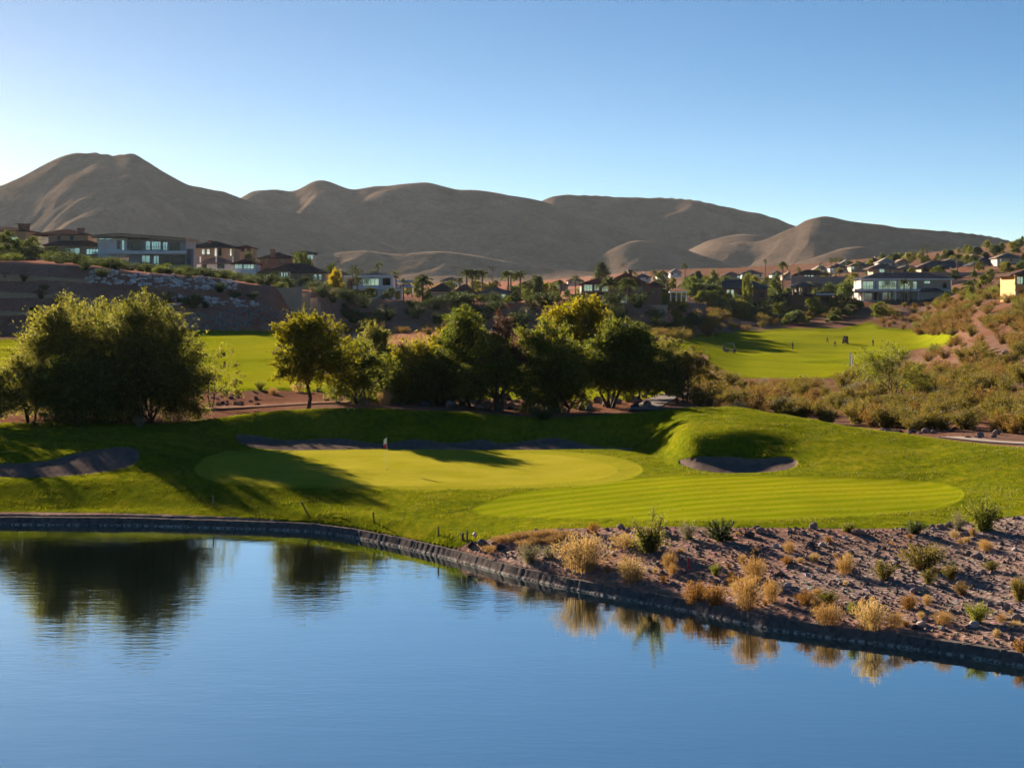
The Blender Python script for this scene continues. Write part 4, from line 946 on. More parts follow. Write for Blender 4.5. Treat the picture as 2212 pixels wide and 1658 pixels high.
# ------------------------------------------------------------------ houses
class House:
    """a house measured in photo pixels at distance Y; local axes x right, y away, z up, origin at the foot of its front wall"""
    def __init__(s, name, label, x0, x1, ybase, Y, rot=0.0, cat='house', group=None, sink=True):
        s.k = Y / F; s.xc = (x0 + x1) / 2; s.yb = ybase
        X = float(wx(s.xc, Y)); z = float(wz(ybase, Y))
        s.g = float(gz(X, Y)) - z                                     # ground under the wall, relative to its foot
        s.e = empty(name, (X, Y, z), math.radians(rot)); tag(s.e, label, cat, group)
        s.wm = None
    def x(s, px): return (px - s.xc) * s.k
    def z(s, py): return (s.yb - py) * s.k
    def wall(s, x0, x1, y0, y1, mat, d0=0.0, d=9.0, foot=None):
        zb = s.z(y1)
        if foot is None: foot = abs(y1 - s.yb) < 2
        if foot: zb = min(zb, s.g) - 2.5
        m = MB(); m.box(s.x(x0), s.x(x1), d0, d0 + d, zb, s.z(y0)); return m.build('wall', M['w_' + mat], s.e)
    def roof(s, x0, x1, yr, ye, mat, d0=0.0, d=9.0, gable=None, ov=0.7):
        m = MB(); m.hip(s.x(x0), s.x(x1), d0 - ov, d0 + d + ov, s.z(ye), s.z(yr), 0.24, gable); return m.build('roof', M['r_' + mat], s.e)
    def slab(s, name, x0, x1, y0, y1, mat, d0=-1.2, d=2.0):
        m = MB(); m.bevbox(s.x(x0), s.x(x1), d0, d0 + d, s.z(y1), s.z(y0), 0.03); return m.build(name, M[mat], s.e)
    def win(s, x0, x1, y0, y1, mat='glass', fr='frame_dark', d0=0.0, n=1):
        a, b, c, e = s.x(x0), s.x(x1), s.z(y1), s.z(y0); t = min(0.09, (b - a)*0.15)
        m = MB(); m.box(a, b, d0 - 0.05, d0 + 0.04, c, e); w = m.build('window', M[mat], s.e)
        f = MB(); f.box(a-t, a, d0-0.10, d0+0.03, c-t, e+t); f.box(b, b+t, d0-0.10, d0+0.03, c-t, e+t); f.box(a, b, d0-0.10, d0+0.03, e, e+t); f.box(a, b, d0-0.10, d0+0.03, c-t, c)
        for i in range(1, n):
            q = a + (b-a)*i/n; f.box(q-t/2, q+t/2, d0-0.095, d0-0.045, c, e)
        f.build('window_frame', M[fr], w); return w
    def chim(s, x0, x1, y0, y1, mat='w_brown', d0=3.0, d=1.2):
        m = MB(); a, b = s.x(x0), s.x(x1)
        m.box(a, b, d0, d0+d, s.z(y1), s.z(y0)-0.35); m.box(a-0.15, b+0.15, d0-0.15, d0+d+0.15, s.z(y0)-0.35, s.z(y0)); return m.build('chimney', M[mat], s.e)
    def posts(s, xs, y0, y1, mat='w_white', d0=-2.0, t=0.22):
        for px in xs:
            m = MB(); q = s.x(px); m.box(q-t*0.7, q+t*0.7, d0-t*0.7, d0+t*0.7, s.z(y1)-1.0*(abs(y1-s.yb) < 3), s.z(y1)+0.3); m.box(q-t/2, q+t/2, d0-t/2, d0+t/2, s.z(y1)+0.3, s.z(y0)-0.15); m.box(q-t*0.7, q+t*0.7, d0-t*0.7, d0+t*0.7, s.z(y0)-0.15, s.z(y0))
            m.build('column', M[mat], s.e)
    def rail(s, x0, x1, y0, y1, mat='metal', d0=-1.1):
        m = MB(); a, b = s.x(x0), s.x(x1); zt, zb = s.z(y0), s.z(y1)
        m.box(a, b, d0-0.03, d0+0.03, zt-0.06, zt)
        n = max(3, int((b-a)/0.5))
        for i in range(n+1):
            q = a + (b-a)*i/n; m.box(q-0.015, q+0.015, d0-0.012, d0+0.012, zb, zt-0.06)
        m.build('railing', M[mat], s.e)

def build_houses():
    # far left pair
    h = House('house', 'tan house with a wide square chimney at the far left edge of the hill', -40, 58, 548, 478)
    h.wall(-40, 56, 497, 548, 'tan', 0, 12); h.roof(-46, 60, 488, 498, 'brown', 0, 12); h.chim(35, 55, 482, 500, 'w_brown', 2, 2.2); h.win(2, 14, 512, 522); h.win(26, 38, 512, 522)
    h = House('house', 'two storey tan house with a red chimney left of the flat roofed white house', 92, 216, 551, 472)
    h.wall(98, 184, 504, 530, 'tan', 3, 10, False); h.roof(64, 188, 493, 505, 'brown', 3, 10); h.wall(96, 215, 528, 551, 'tan', 0, 9); h.roof(92, 219, 519, 529, 'brown', 0, 5)
    h.chim(160, 172, 491, 503, 'w_brown', 4, 1.4); h.win(140, 172, 536, 549, 'glass', 'frame_dark', 0, 3); h.win(187, 213, 538, 549, 'glass', 'frame_dark', 0, 4); h.win(118, 124, 509, 517, 'glass_dark', 'frame_dark', 3); h.win(146, 152, 509, 517, 'glass_dark', 'frame_dark', 3)
    # modern house
    h = House('modern_house', 'flat roofed modern white and grey house with long balcony above the rubble slope', 206, 410, 588, 470, -4)
    h.wall(210, 272, 514, 556, 'white', 0, 11); h.wall(270, 402, 517, 548, 'grey', 0.6, 10, False); h.wall(276, 404, 548, 574, 'grey', 0.8, 10)
    m = MB(); m.loft([[(h.x(201), -2.2, h.z(514)), (h.x(262), -3.0, h.z(511)), (h.x(407), -2.0, h.z(521)), (h.x(407), 12, h.z(521)), (h.x(201), 12, h.z(514))],
                      [(h.x(201), -2.2, h.z(507)), (h.x(262), -3.0, h.z(503.5)), (h.x(407), -2.0, h.z(514)), (h.x(407), 12, h.z(514)), (h.x(201), 12, h.z(507))]]); m.build('roof', M['w_tan'], h.e)
    h.slab('balcony', 233, 408, 542, 549, 'w_white', -2.0, 3.2); h.rail(276, 404, 533, 542, 'frame_dark', -1.9)
    for a, b, g in ((220,232,0),(236,246,1)): h.win(212 + (a-220), 224 + (a-220), 513.6, 517, 'glass', 'frame_dark', 0)
    h.win(253, 258, 519, 537, 'glass_dark'); h.win(263, 268, 519, 540, 'glass'); h.win(276, 282, 521, 538, 'glass_dark', 'frame_dark', 0.6); h.win(286, 303, 516, 539, 'glass_dark', 'frame_dark', 0.6, 2); h.win(314, 323, 521, 539, 'glass', 'frame_white', 0.6)
    h.win(327, 346, 522, 539, 'glass', 'frame_white', 0.6, 4); h.win(352, 361, 523, 540, 'glass', 'frame_white', 0.6, 2); h.win(365, 388, 525, 541, 'glass_dark', 'frame_dark', 0.6, 3)
    h.win(305, 322, 552, 567, 'glass', 'frame_dark', 0.8, 2); h.win(331, 342, 553, 570, 'glass', 'frame_white', 0.8, 2); h.win(344, 398, 552, 571, 'glass_dark', 'frame_dark', 0.8, 5)
    h.wall(408, 418, 538, 578, 'slate', -1.2, 2); h.wall(330, 406, 573, 588, 'sand_wall', -2.6, 2.4); h.rail(402, 444, 577, 589, 'metal', -2.2); h.win(404, 441, 579, 588, 'glass', 'metal', -2.5, 4)
    # right of it
    h = House('house', 'single storey tan house with a dark hip roof just right of the modern house', 405, 512, 560, 520)
    h.wall(412, 505, 533, 560, 'tan', 0, 11); h.roof(402, 512, 519, 534, 'dark', 0, 11); h.win(436, 442, 538, 549); h.win(447, 453, 538, 549); h.win(464, 468, 536, 553, 'glass', 'frame_white'); h.win(472, 478, 536, 552, 'opening'); h.win(497, 500, 538, 552, 'glass', 'frame_white'); h.chim(446, 452, 518, 527)
    h = House('house', 'small tan house with a low red roof peeping over the dark hip roofed house', 508, 552, 548, 560)
    h.wall(511, 547, 534, 548, 'tan', 0, 8); h.roof(507, 551, 528, 535, 'red', 0, 8); h.win(520, 528, 537, 543, 'glass_dark'); h.win(534, 542, 537, 543, 'glass_dark')
    h = House('house', 'low house with white sloping parapets and a mauve roof below the dark hip roofed house', 420, 510, 586, 485)
    h.wall(424, 505, 568, 586, 'white', 0, 9); h.roof(418, 512, 553, 568, 'mauve', 0, 9); h.win(470, 484, 571, 579, 'glass_dark'); h.win(436, 446, 571, 579, 'glass_dark')
    for a in (432, 466, 502): h.wall(a, a+2.4, 554, 567, 'white', -0.4, 0.5, False)
    h = House('house', 'white two storey house with cyan windows at the end of the rubble slope', 500, 556, 612, 470)
    h.wall(505, 552, 568, 612, 'white', 0, 9); h.roof(498, 557, 558, 569, 'red', 0, 9); h.win(508, 523, 571, 580, 'glass', 'frame_white', 0, 2); h.win(527, 548, 571, 580, 'glass', 'frame_white', 0, 3); h.win(517, 527, 597, 611, 'glass', 'frame_dark', 0, 2); h.win(530, 550, 598, 611, 'glass_dark', 'frame_dark', 0, 3); h.slab('balcony', 502, 553, 590, 593, 'w_white', -1.4, 1.8)
    h = House('house', 'wide tan house with a brown gabled roof and narrow bright windows above the stepped slope', 560, 706, 618, 474)
    h.wall(575, 702, 588, 618, 'tan', 0, 10); h.roof(566, 708, 568, 588, 'brown', 0, 10); h.wall(556, 606, 590, 618, 'tan', -1.5, 8); h.roof(552, 610, 578, 591, 'brown', -1.5, 8, 'y'); h.wall(604, 628, 583, 606, 'cream', -2.4, 8, False); h.roof(601, 631, 574, 584, 'brown', -2.4, 8, 'y')
    for a in (578, 583): h.win(a, a+3, 592, 603, 'glass', 'frame_white', -1.5)
    for a in (610, 616, 621): h.win(a, a+3, 589, 599, 'glass', 'frame_white', -2.4)
    h.win(558, 573, 597, 612, 'glass', 'frame_white', -1.5, 3); h.win(640, 650, 592, 608, 'glass_dark'); h.win(678, 684, 593, 604, 'glass', 'frame_white'); h.win(688, 694, 593, 604, 'glass', 'frame_white'); h.slab('balcony', 676, 706, 608, 614, 'w_cream', -1.8, 2.0); h.posts((678, 690, 703), 596, 608, 'w_cream', -1.6)
    h = House('house', 'low annex with bright white windows under the tan gabled house', 676, 708, 628, 466)
    h.wall(678, 706, 615, 628, 'brown', 0, 5); h.roof(674, 710, 611, 616, 'brown', 0, 5); h.win(680, 685, 617, 627, 'glass', 'frame_white'); h.win(687, 692, 617, 627, 'glass', 'frame_white'); h.win(694, 699, 617, 627, 'glass', 'frame_white')
    h = House('house', 'long low house with a tall brown chimney behind the tan gabled house', 556, 640, 572, 560)
    h.wall(562, 634, 556, 572, 'brown', 0, 10); h.roof(556, 640, 544, 557, 'brown', 0, 10); h.chim(585, 594, 538, 556, 'w_brown', -1.0, 1.2); h.win(570, 580, 560, 567, 'glass_dark'); h.win(605, 616, 560, 567, 'glass_dark')
    h = House('house', 'house with a thin round overhanging roof above the green trees', 626, 684, 566, 570)
    h.wall(634, 676, 549, 566, 'cream', 0, 7)
    m = MB(); c = h.x(655); rr = h.x(684) - c
    m.loft([[(c + math.cos(a)*q, 3.5 + math.sin(a)*q*0.7, zz) for a in np.linspace(0, 2*math.pi, 25)[:-1]] for q, zz in ((rr*0.94, h.z(549.5)), (rr, h.z(547)), (rr*0.7, h.z(543.5)), (rr*0.3, h.z(541.5)))]); m.build('roof', M['r_dark'], h.e)
    h.win(662, 676, 551, 560, 'glass', 'frame_white', 0, 2); h.win(642, 652, 551, 560, 'glass_dark')
    # white house with columns
    h = House('white_house', 'white two storey house with columns and an arched porch between palms', 745, 852, 642, 468)
    h.wall(775, 848, 597, 642, 'white', 0, 10); h.wall(748, 780, 600, 642, 'brown', 1.5, 8); h.roof(764, 854, 586, 596, 'slate', 0, 10); h.slab('fascia', 745, 851, 595, 600, 'w_white', -2.4, 2.8); h.slab('balcony', 762, 852, 617, 625, 'w_white', -2.4, 2.6); h.posts((747, 823, 847), 600, 617, 'w_white', -2.1, 0.35); h.posts((745, 823, 846), 625, 642, 'w_white', -2.1, 0.3)
    h.win(784, 818, 602, 616, 'glass', 'frame_white', 0, 4); h.win(827, 843, 601, 616, 'opening', 'frame_white'); h.win(752, 762, 603, 616, 'opening', 'frame_dark', 1.5); h.win(778, 800, 629, 640, 'opening'); h.win(806, 812, 628, 640, 'glass', 'frame_white'); h.win(826, 832, 628, 640, 'glass', 'frame_white')
    h = House('pergola', 'small white pergola beside the columned white house', 844, 872, 641, 462, cat='pergola')
    h.slab('pergola_roof', 843, 870, 624, 628, 'w_white', -1.5, 3.0); h.posts((846, 856, 867), 628, 641, 'w_white', -1.2); h.posts((846, 867), 628, 641, 'w_white', 1.2)
    h = House('pavilion', 'bright blue covered canopy behind the pergola', 846, 896, 628, 490, cat='canopy')
    m = MB(); m.hip(h.x(846), h.x(896), -1, 6, h.z(619), h.z(612), 0.15); m.build('canopy_top', M['blue_tarp'], h.e); h.posts((850, 871, 892), 618, 628, 'frame_white', -0.7); h.slab('sun_panel', 850, 892, 604, 610, 'solar', 5, 1.0)
    h = House('house', 'garage wing with a pale wide door and a brown hip roof', 925, 982, 655, 466)
    h.wall(927, 966, 628, 655, 'cream', 0, 8); h.wall(964, 980, 630, 655, 'brown', 1, 7); h.roof(922, 985, 611, 628, 'brown', 0, 9); h.win(929, 963, 634, 653, 'glass_dark', 'w_cream')
    h.slab('door', 930, 962, 635, 653, 'w_beige', -0.14, 0.1)
    h = House('house', 'tan house with a peaked red brown hip roof under the date palms', 980, 1026, 652, 468)
    h.wall(983, 1022, 629, 652, 'tan', 0, 9); h.roof(978, 1028, 612, 630, 'red', 0, 9); h.win(987, 996, 634, 646, 'glass', 'frame_white', 0, 2); h.win(1002, 1007, 633, 650, 'glass', 'frame_white'); h.win(1012, 1018, 634, 645, 'glass_dark')
    h = House('house', 'low beige house with a bluish hip roof and one bright cyan window', 1028, 1116, 658, 470)
    h.wall(1034, 1112, 632, 658, 'beige', 0, 9); h.roof(1026, 1118, 620, 633, 'slate', 0, 9); h.win(1083, 1092, 634, 646, 'glass', 'frame_white'); h.win(1044, 1056, 637, 648, 'glass_dark'); h.win(1062, 1072, 637, 648, 'glass_dark'); h.win(1098, 1108, 637, 648, 'glass_dark')
    # brown mansion
    h = House('brown_house', 'large brown two storey house with bright cyan windows in the middle behind the tallest tree', 1252, 1434, 657, 480)
    h.wall(1256, 1300, 610, 657, 'brown', 0, 12); h.wall(1296, 1402, 612, 657, 'brown', -1.6, 12); h.wall(1398, 1430, 616, 657, 'brown', 0.4, 11); h.roof(1250, 1336, 600, 612, 'red', 0, 12); h.roof(1300, 1402, 589, 613, 'red', -1.6, 12, 'y'); h.roof(1392, 1436, 607, 618, 'red', 0.4, 11)
    h.slab('belt_course', 1290, 1404, 632, 635, 'r_brown', -2.1, 0.45); h.chim(1360, 1368, 582, 604, 'w_brown', 5, 1.2); h.slab('balcony', 1308, 1372, 630, 636, 'w_brown', -3.2, 1.5)
    h.win(1262, 1279, 615, 628, 'glass', 'frame_white', 0, 3); h.win(1300, 1312, 615, 629, 'glass', 'frame_white', -1.6, 2); h.win(1284, 1294, 613, 627, 'glass', 'frame_white', 0, 2); h.win(1300, 1310, 640, 653, 'glass', 'frame_white', -1.6, 3); h.win(1315, 1318, 640, 650, 'glass', 'frame_white', -1.6); h.win(1331, 1356, 640, 654, 'glass', 'frame_white', -1.6, 5); h.win(1375, 1384, 642, 653, 'glass', 'frame_white', -1.6, 2); h.win(1340, 1358, 616, 628, 'opening', 'frame_dark', -1.6); h.win(1378, 1388, 620, 630, 'glass_dark', 'frame_dark', -1.6); h.win(1408, 1416, 624, 634, 'glass_dark', 'frame_dark', 0.4)
    h = House('pergola', 'white garden pergola right of the large brown house', 1446, 1484, 642, 500, cat='pergola')
    h.slab('pergola_roof', 1445, 1484, 629, 632, 'w_white', -1.5, 3.2); h.posts((1448, 1460, 1471, 1482), 632, 642, 'w_white', -1.2); h.slab('bench', 1450, 1480, 638, 641, 'solar', -0.6, 1.2)
    h = House('house', 'brown house with a broad slate hip roof and a white columned porch', 1536, 1664, 655, 652)
    h.wall(1542, 1658, 621, 655, 'brown', 0, 12); h.roof(1530, 1668, 603, 622, 'slate', 0, 12); h.wall(1586, 1626, 637, 640, 'cream', -2.6, 2.6, False); h.posts((1590, 1597, 1604, 1622), 640, 655, 'w_cream', -2.4, 0.3); h.win(1552, 1562, 630, 642, 'glass_dark'); h.win(1570, 1576, 626, 642, 'glass', 'frame_white'); h.win(1579, 1585, 626, 642, 'glass', 'frame_white'); h.win(1598, 1614, 622, 636, 'opening'); h.win(1640, 1650, 630, 642, 'glass_dark'); h.win(1596, 1618, 642, 654, 'opening')
    # right white house
    h = House('white_house', 'big beige two storey house with wide cyan glass and a slate roof', 1838, 2060, 650, 660)
    h.wall(1860, 1984, 602, 650, 'beige', 0, 14); h.wall(1982, 2056, 604, 650, 'beige', 1.0, 12); h.roof(1856, 2062, 588, 602, 'slate', 0, 14); h.slab('fascia', 1857, 2060, 601.5, 604.5, 'w_white', -1.0, 1.4); h.slab('balcony', 1842, 1984, 624, 629, 'w_white', -3.2, 3.4)
    h.roof(1834, 1888, 622, 631, 'tan', -3.2, 8, None, 0.3); h.wall(1864, 1886, 631, 650, 'beige', -0.4, 5); h.posts((1840, 1852, 1862, 1903, 1930, 1980), 630, 650, 'w_white', -2.9, 0.4); h.posts((1888, 1894, 1940, 1968), 605, 624, 'w_white', -0.6, 0.35)
    h.win(1864, 1886, 608, 624, 'glass', 'frame_white', 0, 3); h.win(1898, 1936, 607, 624, 'glass', 'frame_white', 0, 5); h.win(1944, 1966, 608, 624, 'glass', 'frame_white', 0, 3); h.win(1972, 1980, 608, 624, 'glass', 'frame_white', 0); h.win(1868, 1882, 633, 649, 'glass', 'frame_dark', -0.4, 3); h.win(1888, 1894, 632, 649, 'opening'); h.win(1899, 1903, 634, 650, 'opening'); h.win(1907, 1936, 632, 648, 'glass', 'frame_white', 0, 5); h.win(1944, 1960, 633, 648, 'glass_dark', 'frame_white', 0, 2)
    h.rail(1862, 1982, 618, 624, 'frame_dark', -3.0); h.win(1998, 2010, 607, 612, 'glass', 'frame_white', 1.0, 2)
    m = MB(); c = h.x(2042); rr = 4.5*h.k
    m.loft([[(c + math.cos(a)*rr, yy, h.z(615) + math.sin(a)*rr) for a in np.linspace(0, math.pi, 12)] + [(c - rr, yy, h.z(622)), (c + rr, yy, h.z(622))] for yy in (0.93, 1.05)]); m.build('arch', M['opening'], h.e)
    h.roof(1980, 2038, 622, 629, 'slate', -3.0, 4.5, None, 0.3); h.wall(1984, 2034, 629, 650, 'cream', -2.6, 3.5); h.win(2037, 2046, 630, 648, 'opening', 'frame_white', 1.0); h.posts((2036, 2049, 2054), 628, 650, 'w_white', -0.4, 0.4); h.slab('balcony', 2034, 2056, 625, 628, 'w_white', -0.8, 1.6)
    h.slab('terrace', 1838, 1902, 649, 656, 'w_white', -5.0, 5.5)
    # orange one at the edge
    h = House('orange_house', 'orange stucco house with arched balcony cut by the right picture edge', 2180, 2330, 645, 470)
    h.wall(2192, 2330, 595, 645, 'orange', 0, 14); h.roof(2180, 2340, 574, 594, 'brown', 0, 14); h.slab('balcony', 2188, 2330, 614, 626, 'w_orange', -2.2, 2.4); h.posts((2190, 2216, 2250), 594, 614, 'w_orange', -1.8, 0.5); h.posts((2191, 2214, 2250), 628, 645, 'w_cream', -1.8, 0.55); h.win(2196, 2212, 598, 613, 'glass', 'frame_dark', 0, 2); h.win(2196, 2212, 630, 643, 'opening'); h.win(2222, 2240, 598, 612, 'glass_dark')
    # upper right rows
    h = House('house', 'white house with a blue grey gabled roof below the ridge palms at the right', 2098, 2204, 590, 780)
    h.wall(2103, 2196, 571, 590, 'white', 0, 12); h.roof(2096, 2208, 553, 572, 'slate', 0, 13); h.win(2108, 2114, 574, 581, 'glass_dark'); h.win(2122, 2128, 574, 582, 'glass', 'frame_white'); h.win(2136, 2160, 573, 582, 'glass', 'frame_white', 0, 3); h.posts((2118, 2131), 572, 583, 'w_white', -0.8, 0.4)
    h = House('house', 'long mauve roofed tan house with dark porch openings above the block wall', 1984, 2110, 590, 800)
    h.wall(1990, 2090, 575, 590, 'tan', 0, 12); h.roof(1982, 2098, 562, 576, 'mauve', 0, 13); h.win(1994, 2016, 578, 586, 'opening', 'frame_dark', 0, 3); h.win(2024, 2040, 577, 585, 'opening'); h.win(2052, 2058, 577, 585, 'glass', 'frame_white'); h.win(2066, 2078, 577, 585, 'glass_dark')
    h = House('house', 'low tan house with a two part mauve roof left of the long mauve roofed one', 1880, 1984, 592, 790)
    h.wall(1886, 1978, 579, 592, 'tan', 0, 12); h.roof(1876, 1944, 567, 580, 'mauve', 0, 12); h.roof(1936, 1990, 572, 580, 'tan', -1, 11); h.win(1900, 1910, 581, 588, 'glass', 'frame_white', 0, 2); h.win(1916, 1924, 582, 588, 'glass_dark'); h.win(1952, 1964, 582, 588, 'glass_dark')
    h = House('house', 'brown roofed house with a row of white windows left of the right hill houses', 1716, 1792, 604, 760)
    h.wall(1722, 1786, 592, 604, 'brown', 0, 10); h.roof(1712, 1796, 582, 593, 'brown', 0, 10); h.win(1738, 1742, 594, 602, 'glass', 'frame_white'); h.win(1745, 1749, 594, 602, 'glass', 'frame_white'); h.win(1752, 1757, 594, 602, 'glass', 'frame_white')
    h = House('garden_pavilion', 'dark roofed garden pavilion on posts among the trees left of the big beige house', 1708, 1768, 634, 640, cat='pavilion')
    h.roof(1706, 1770, 608, 618, 'slate', 0, 8); h.posts((1714, 1730, 1746, 1762), 617, 634, 'w_brown', 0.3, 0.4); h.wall(1724, 1756, 619, 634, 'brown', 4, 3); h.win(1730, 1736, 621, 631, 'glass', 'frame_white', 4); h.win(1742, 1750, 621, 631, 'opening', 'frame_dark', 4)
    h = House('garden_pavilion', 'long low dark pavilion with white roof edge behind the right fairway', 1660, 1808, 656, 640, cat='pavilion')
    h.roof(1756, 1810, 628, 636, 'slate', 0, 7); h.roof(1660, 1762, 630, 638, 'dark', 0, 7); h.slab('fascia', 1762, 1806, 634, 637, 'w_white', -1.0, 0.3); h.wall(1668, 1800, 638, 656, 'brown', 3, 4); h.posts((1664, 1690, 1716, 1742, 1768, 1804), 637, 656, 'w_brown', 0.3, 0.4); h.win(1680, 1700, 641, 653, 'opening', 'frame_dark', 3); h.win(1776, 1794, 641, 653, 'opening', 'frame_dark', 3)
    # rows of small far roofs: (x0, x1, ridge, eave, base, distance, roof, wall, look)
    FAR = [
     (1370,1408,590,598,606,900,'slate','white','low bluish roof behind the chimney of the large brown house'),
     (1446,1474,580,588,596,1000,'pale','white','small white gabled house far behind the white pergola'),
     (1418,1446,584,592,600,980,'brown','white','small brown roofed house left of the far white gable'),
     (1480,1530,588,597,606,930,'mauve','cream','mauve roofed cream house left of the tall light tree'),
     (1600,1650,582,590,600,960,'slate','white','far white house with a slate roof above the porch house'),
     (1560,1602,586,594,602,940,'mauve','tan','tan house with a mauve roof left of the far white slate roofed house'),
     (1690,1716,588,595,603,820,'tan','cream','small cream house with a tan roof left of the row of white windows'),
     (1666,1694,584,592,600,900,'slate','white','little white house with slate roof right of the light tree'),
     (1790,1834,568,577,588,860,'mauve','white','white house with a mauve roof under the three tall palms'),
     (1758,1792,572,581,592,840,'pale','white','white gabled house left of the three tall palms'),
     (1812,1852,560,570,580,900,'pale','cream','cream house with a pale sunlit roof right of the three tall palms'),
     (1836,1882,564,573,584,870,'mauve','tan','tan house with a mauve roof under the pale sunlit roof'),
     (1872,1908,556,565,575,940,'dark','tan','dark gabled house on the ridge left of the pair of palms'),
     (1896,1938,556,566,578,930,'pale','white','white house with a bright sloping roof on the ridge'),
     (1934,1966,559,566,576,930,'tan','cream','cream house with a tan roof right of the bright sloping roof'),
     (2036,2090,556,563,572,900,'tan','cream','cream ridge house with a tan roof behind the long mauve roof'),
     (2088,2126,548,557,566,930,'tan','tan','tan ridge house with an orange lit roof left of the right ridge palms'),
     (2150,2216,545,556,568,900,'tan','cream','cream ridge house with a sunlit tan roof at the right picture edge'),
     (896,926,592,600,612,700,'mauve','tan','tan house with a mauve roof behind the blue canopy'),
     (1120,1170,604,612,622,720,'brown','tan','brown roofed house behind the blue roofed low house'),
     (1176,1230,606,614,626,690,'red','brown','red roofed house left of the large brown house'),
     (950,1000,598,606,616,760,'slate','white','slate roofed white house behind the garage wing'),
     (1500,1540,612,620,632,640,'mauve','brown','brown house with a mauve roof left of the porch house'),
     (714,760,586,594,606,560,'brown','tan','tan house with a brown roof behind the yellow tree'),
     (1224,1262,598,605,614,760,'slate','cream','cream house with a slate roof left of the pine tree'),
    ]
    for i, (x0, x1, yr, ye, yb, Y, rm, wm, lb) in enumerate(FAR):
        ys = np.arange(500, 1290, 5.0); rw = HY + F*(H - gz(wx((x0+x1)/2, ys), ys))/ys
        ok = ys[rw <= yb + 3]; Y = max(float(ok[0]), 560.0) if len(ok) else 1280.0        # first distance where the ground reaches its foot
        r = RNG(300 + i); h = House('house', lb, x0, x1, yb, Y)
        ins = (x1 - x0) * 0.06
        h.wall(x0 + ins, x1 - ins, ye, yb, wm, 0, 10); h.roof(x0, x1, yr, ye + 0.6, rm, 0, 10, 'y' if (x1 - x0) < 36 and i % 2 == 0 else None)
        n = 2 if x1 - x0 < 40 else 3
        for q in range(n):
            c = x0 + (x1-x0)*(q+0.5)/n + r.uniform(-1, 1); hw = r.uniform(1.6, 3.2)
            h.win(c - hw, c + hw, ye + (yb-ye)*0.25, ye + (yb-ye)*0.72, ['glass', 'glass_dark', 'glass_dark'][r.integers(0, 3)], 'frame_white')
        if i % 3 == 0: h.chim(x0 + (x1-x0)*0.6, x0 + (x1-x0)*0.6 + 3, yr - 3, yr + 4, 'w_' + wm, 4, 1.0)
build_houses()

# ------------------------------------------------------------------ garden walls, rubble slopes, fences, poles
def garden_wall(name, x0, x1, Y, ytop, hgt, mat, label, t=0.25, cat='wall', ytop1=None):
    m = MB(); n = max(2, int((x1 - x0) / 18)); e = empty(name, at((x0+x1)/2, Y)); ox, oy, oz = e.location
    ytop1 = ytop if ytop1 is None else ytop1
    for i in range(n):
        a = x0 + (x1-x0)*i/n; b = x0 + (x1-x0)*(i+1)/n - 0.04; zt = wz(ytop + (ytop1-ytop)*i/n, Y)
        zb = min(float(gz(wx(a, Y), Y)), float(gz(wx(b, Y), Y)), zt - hgt) - 0.4
        m.box(wx(a, Y)-ox, wx(b, Y)-ox, -t/2, t/2, zb-oz, zt-oz-0.12); m.box(wx(a, Y)-ox-0.004, wx(b, Y)-ox, -t/2-0.06, t/2+0.06, zt-oz-0.12, zt-oz)
    m.build('wall_panel', M[mat], e); p = MB()
    for i in range(n + 1):
        a = x0 + (x1-x0)*i/n; X = wx(a, Y) - ox; zt = wz(ytop + (ytop1-ytop)*min(i, n-1)/n, Y)
        p.box(X-0.22, X+0.22, -t/2-0.1, t/2+0.1, float(gz(wx(a, Y), Y))-oz-0.4, zt-oz+0.12)
    p.build('wall_piers', M[mat], e)
    return tag(e, label, cat)
garden_wall('block_wall', 1930, 2110, 730, 588, 3.0, 'w_mauve', 'long mauve block wall below the row of hilltop houses')
garden_wall('block_wall', 2104, 2212, 720, 589, 3.2, 'w_mauve', 'mauve block wall under the white gabled house at the right')
garden_wall('block_wall', 2056, 2190, 690, 604, 3.5, 'w_mauve', 'tall mauve retaining wall right of the big beige house')
garden_wall('block_wall', 1710, 1856, 735, 597, 2.4, 'w_mauve', 'mauve garden wall left of the big beige house')
garden_wall('block_wall', 1150, 1250, 486, 655, 1.6, 'w_mauve', 'low garden wall left of the large brown house')
garden_wall('block_wall', 1330, 1440, 470, 659, 2.0, 'w_sand_wall', 'sand coloured retaining wall below the large brown house')
garden_wall('block_wall', 600, 690, 452, 619, 1.0, 'w_sand_wall', 'low wall along the top of the stepped slope')
garden_wall('block_wall', -40, 130, 446, 566, 1.0, 'w_tan', 'tan garden wall under the far left houses')

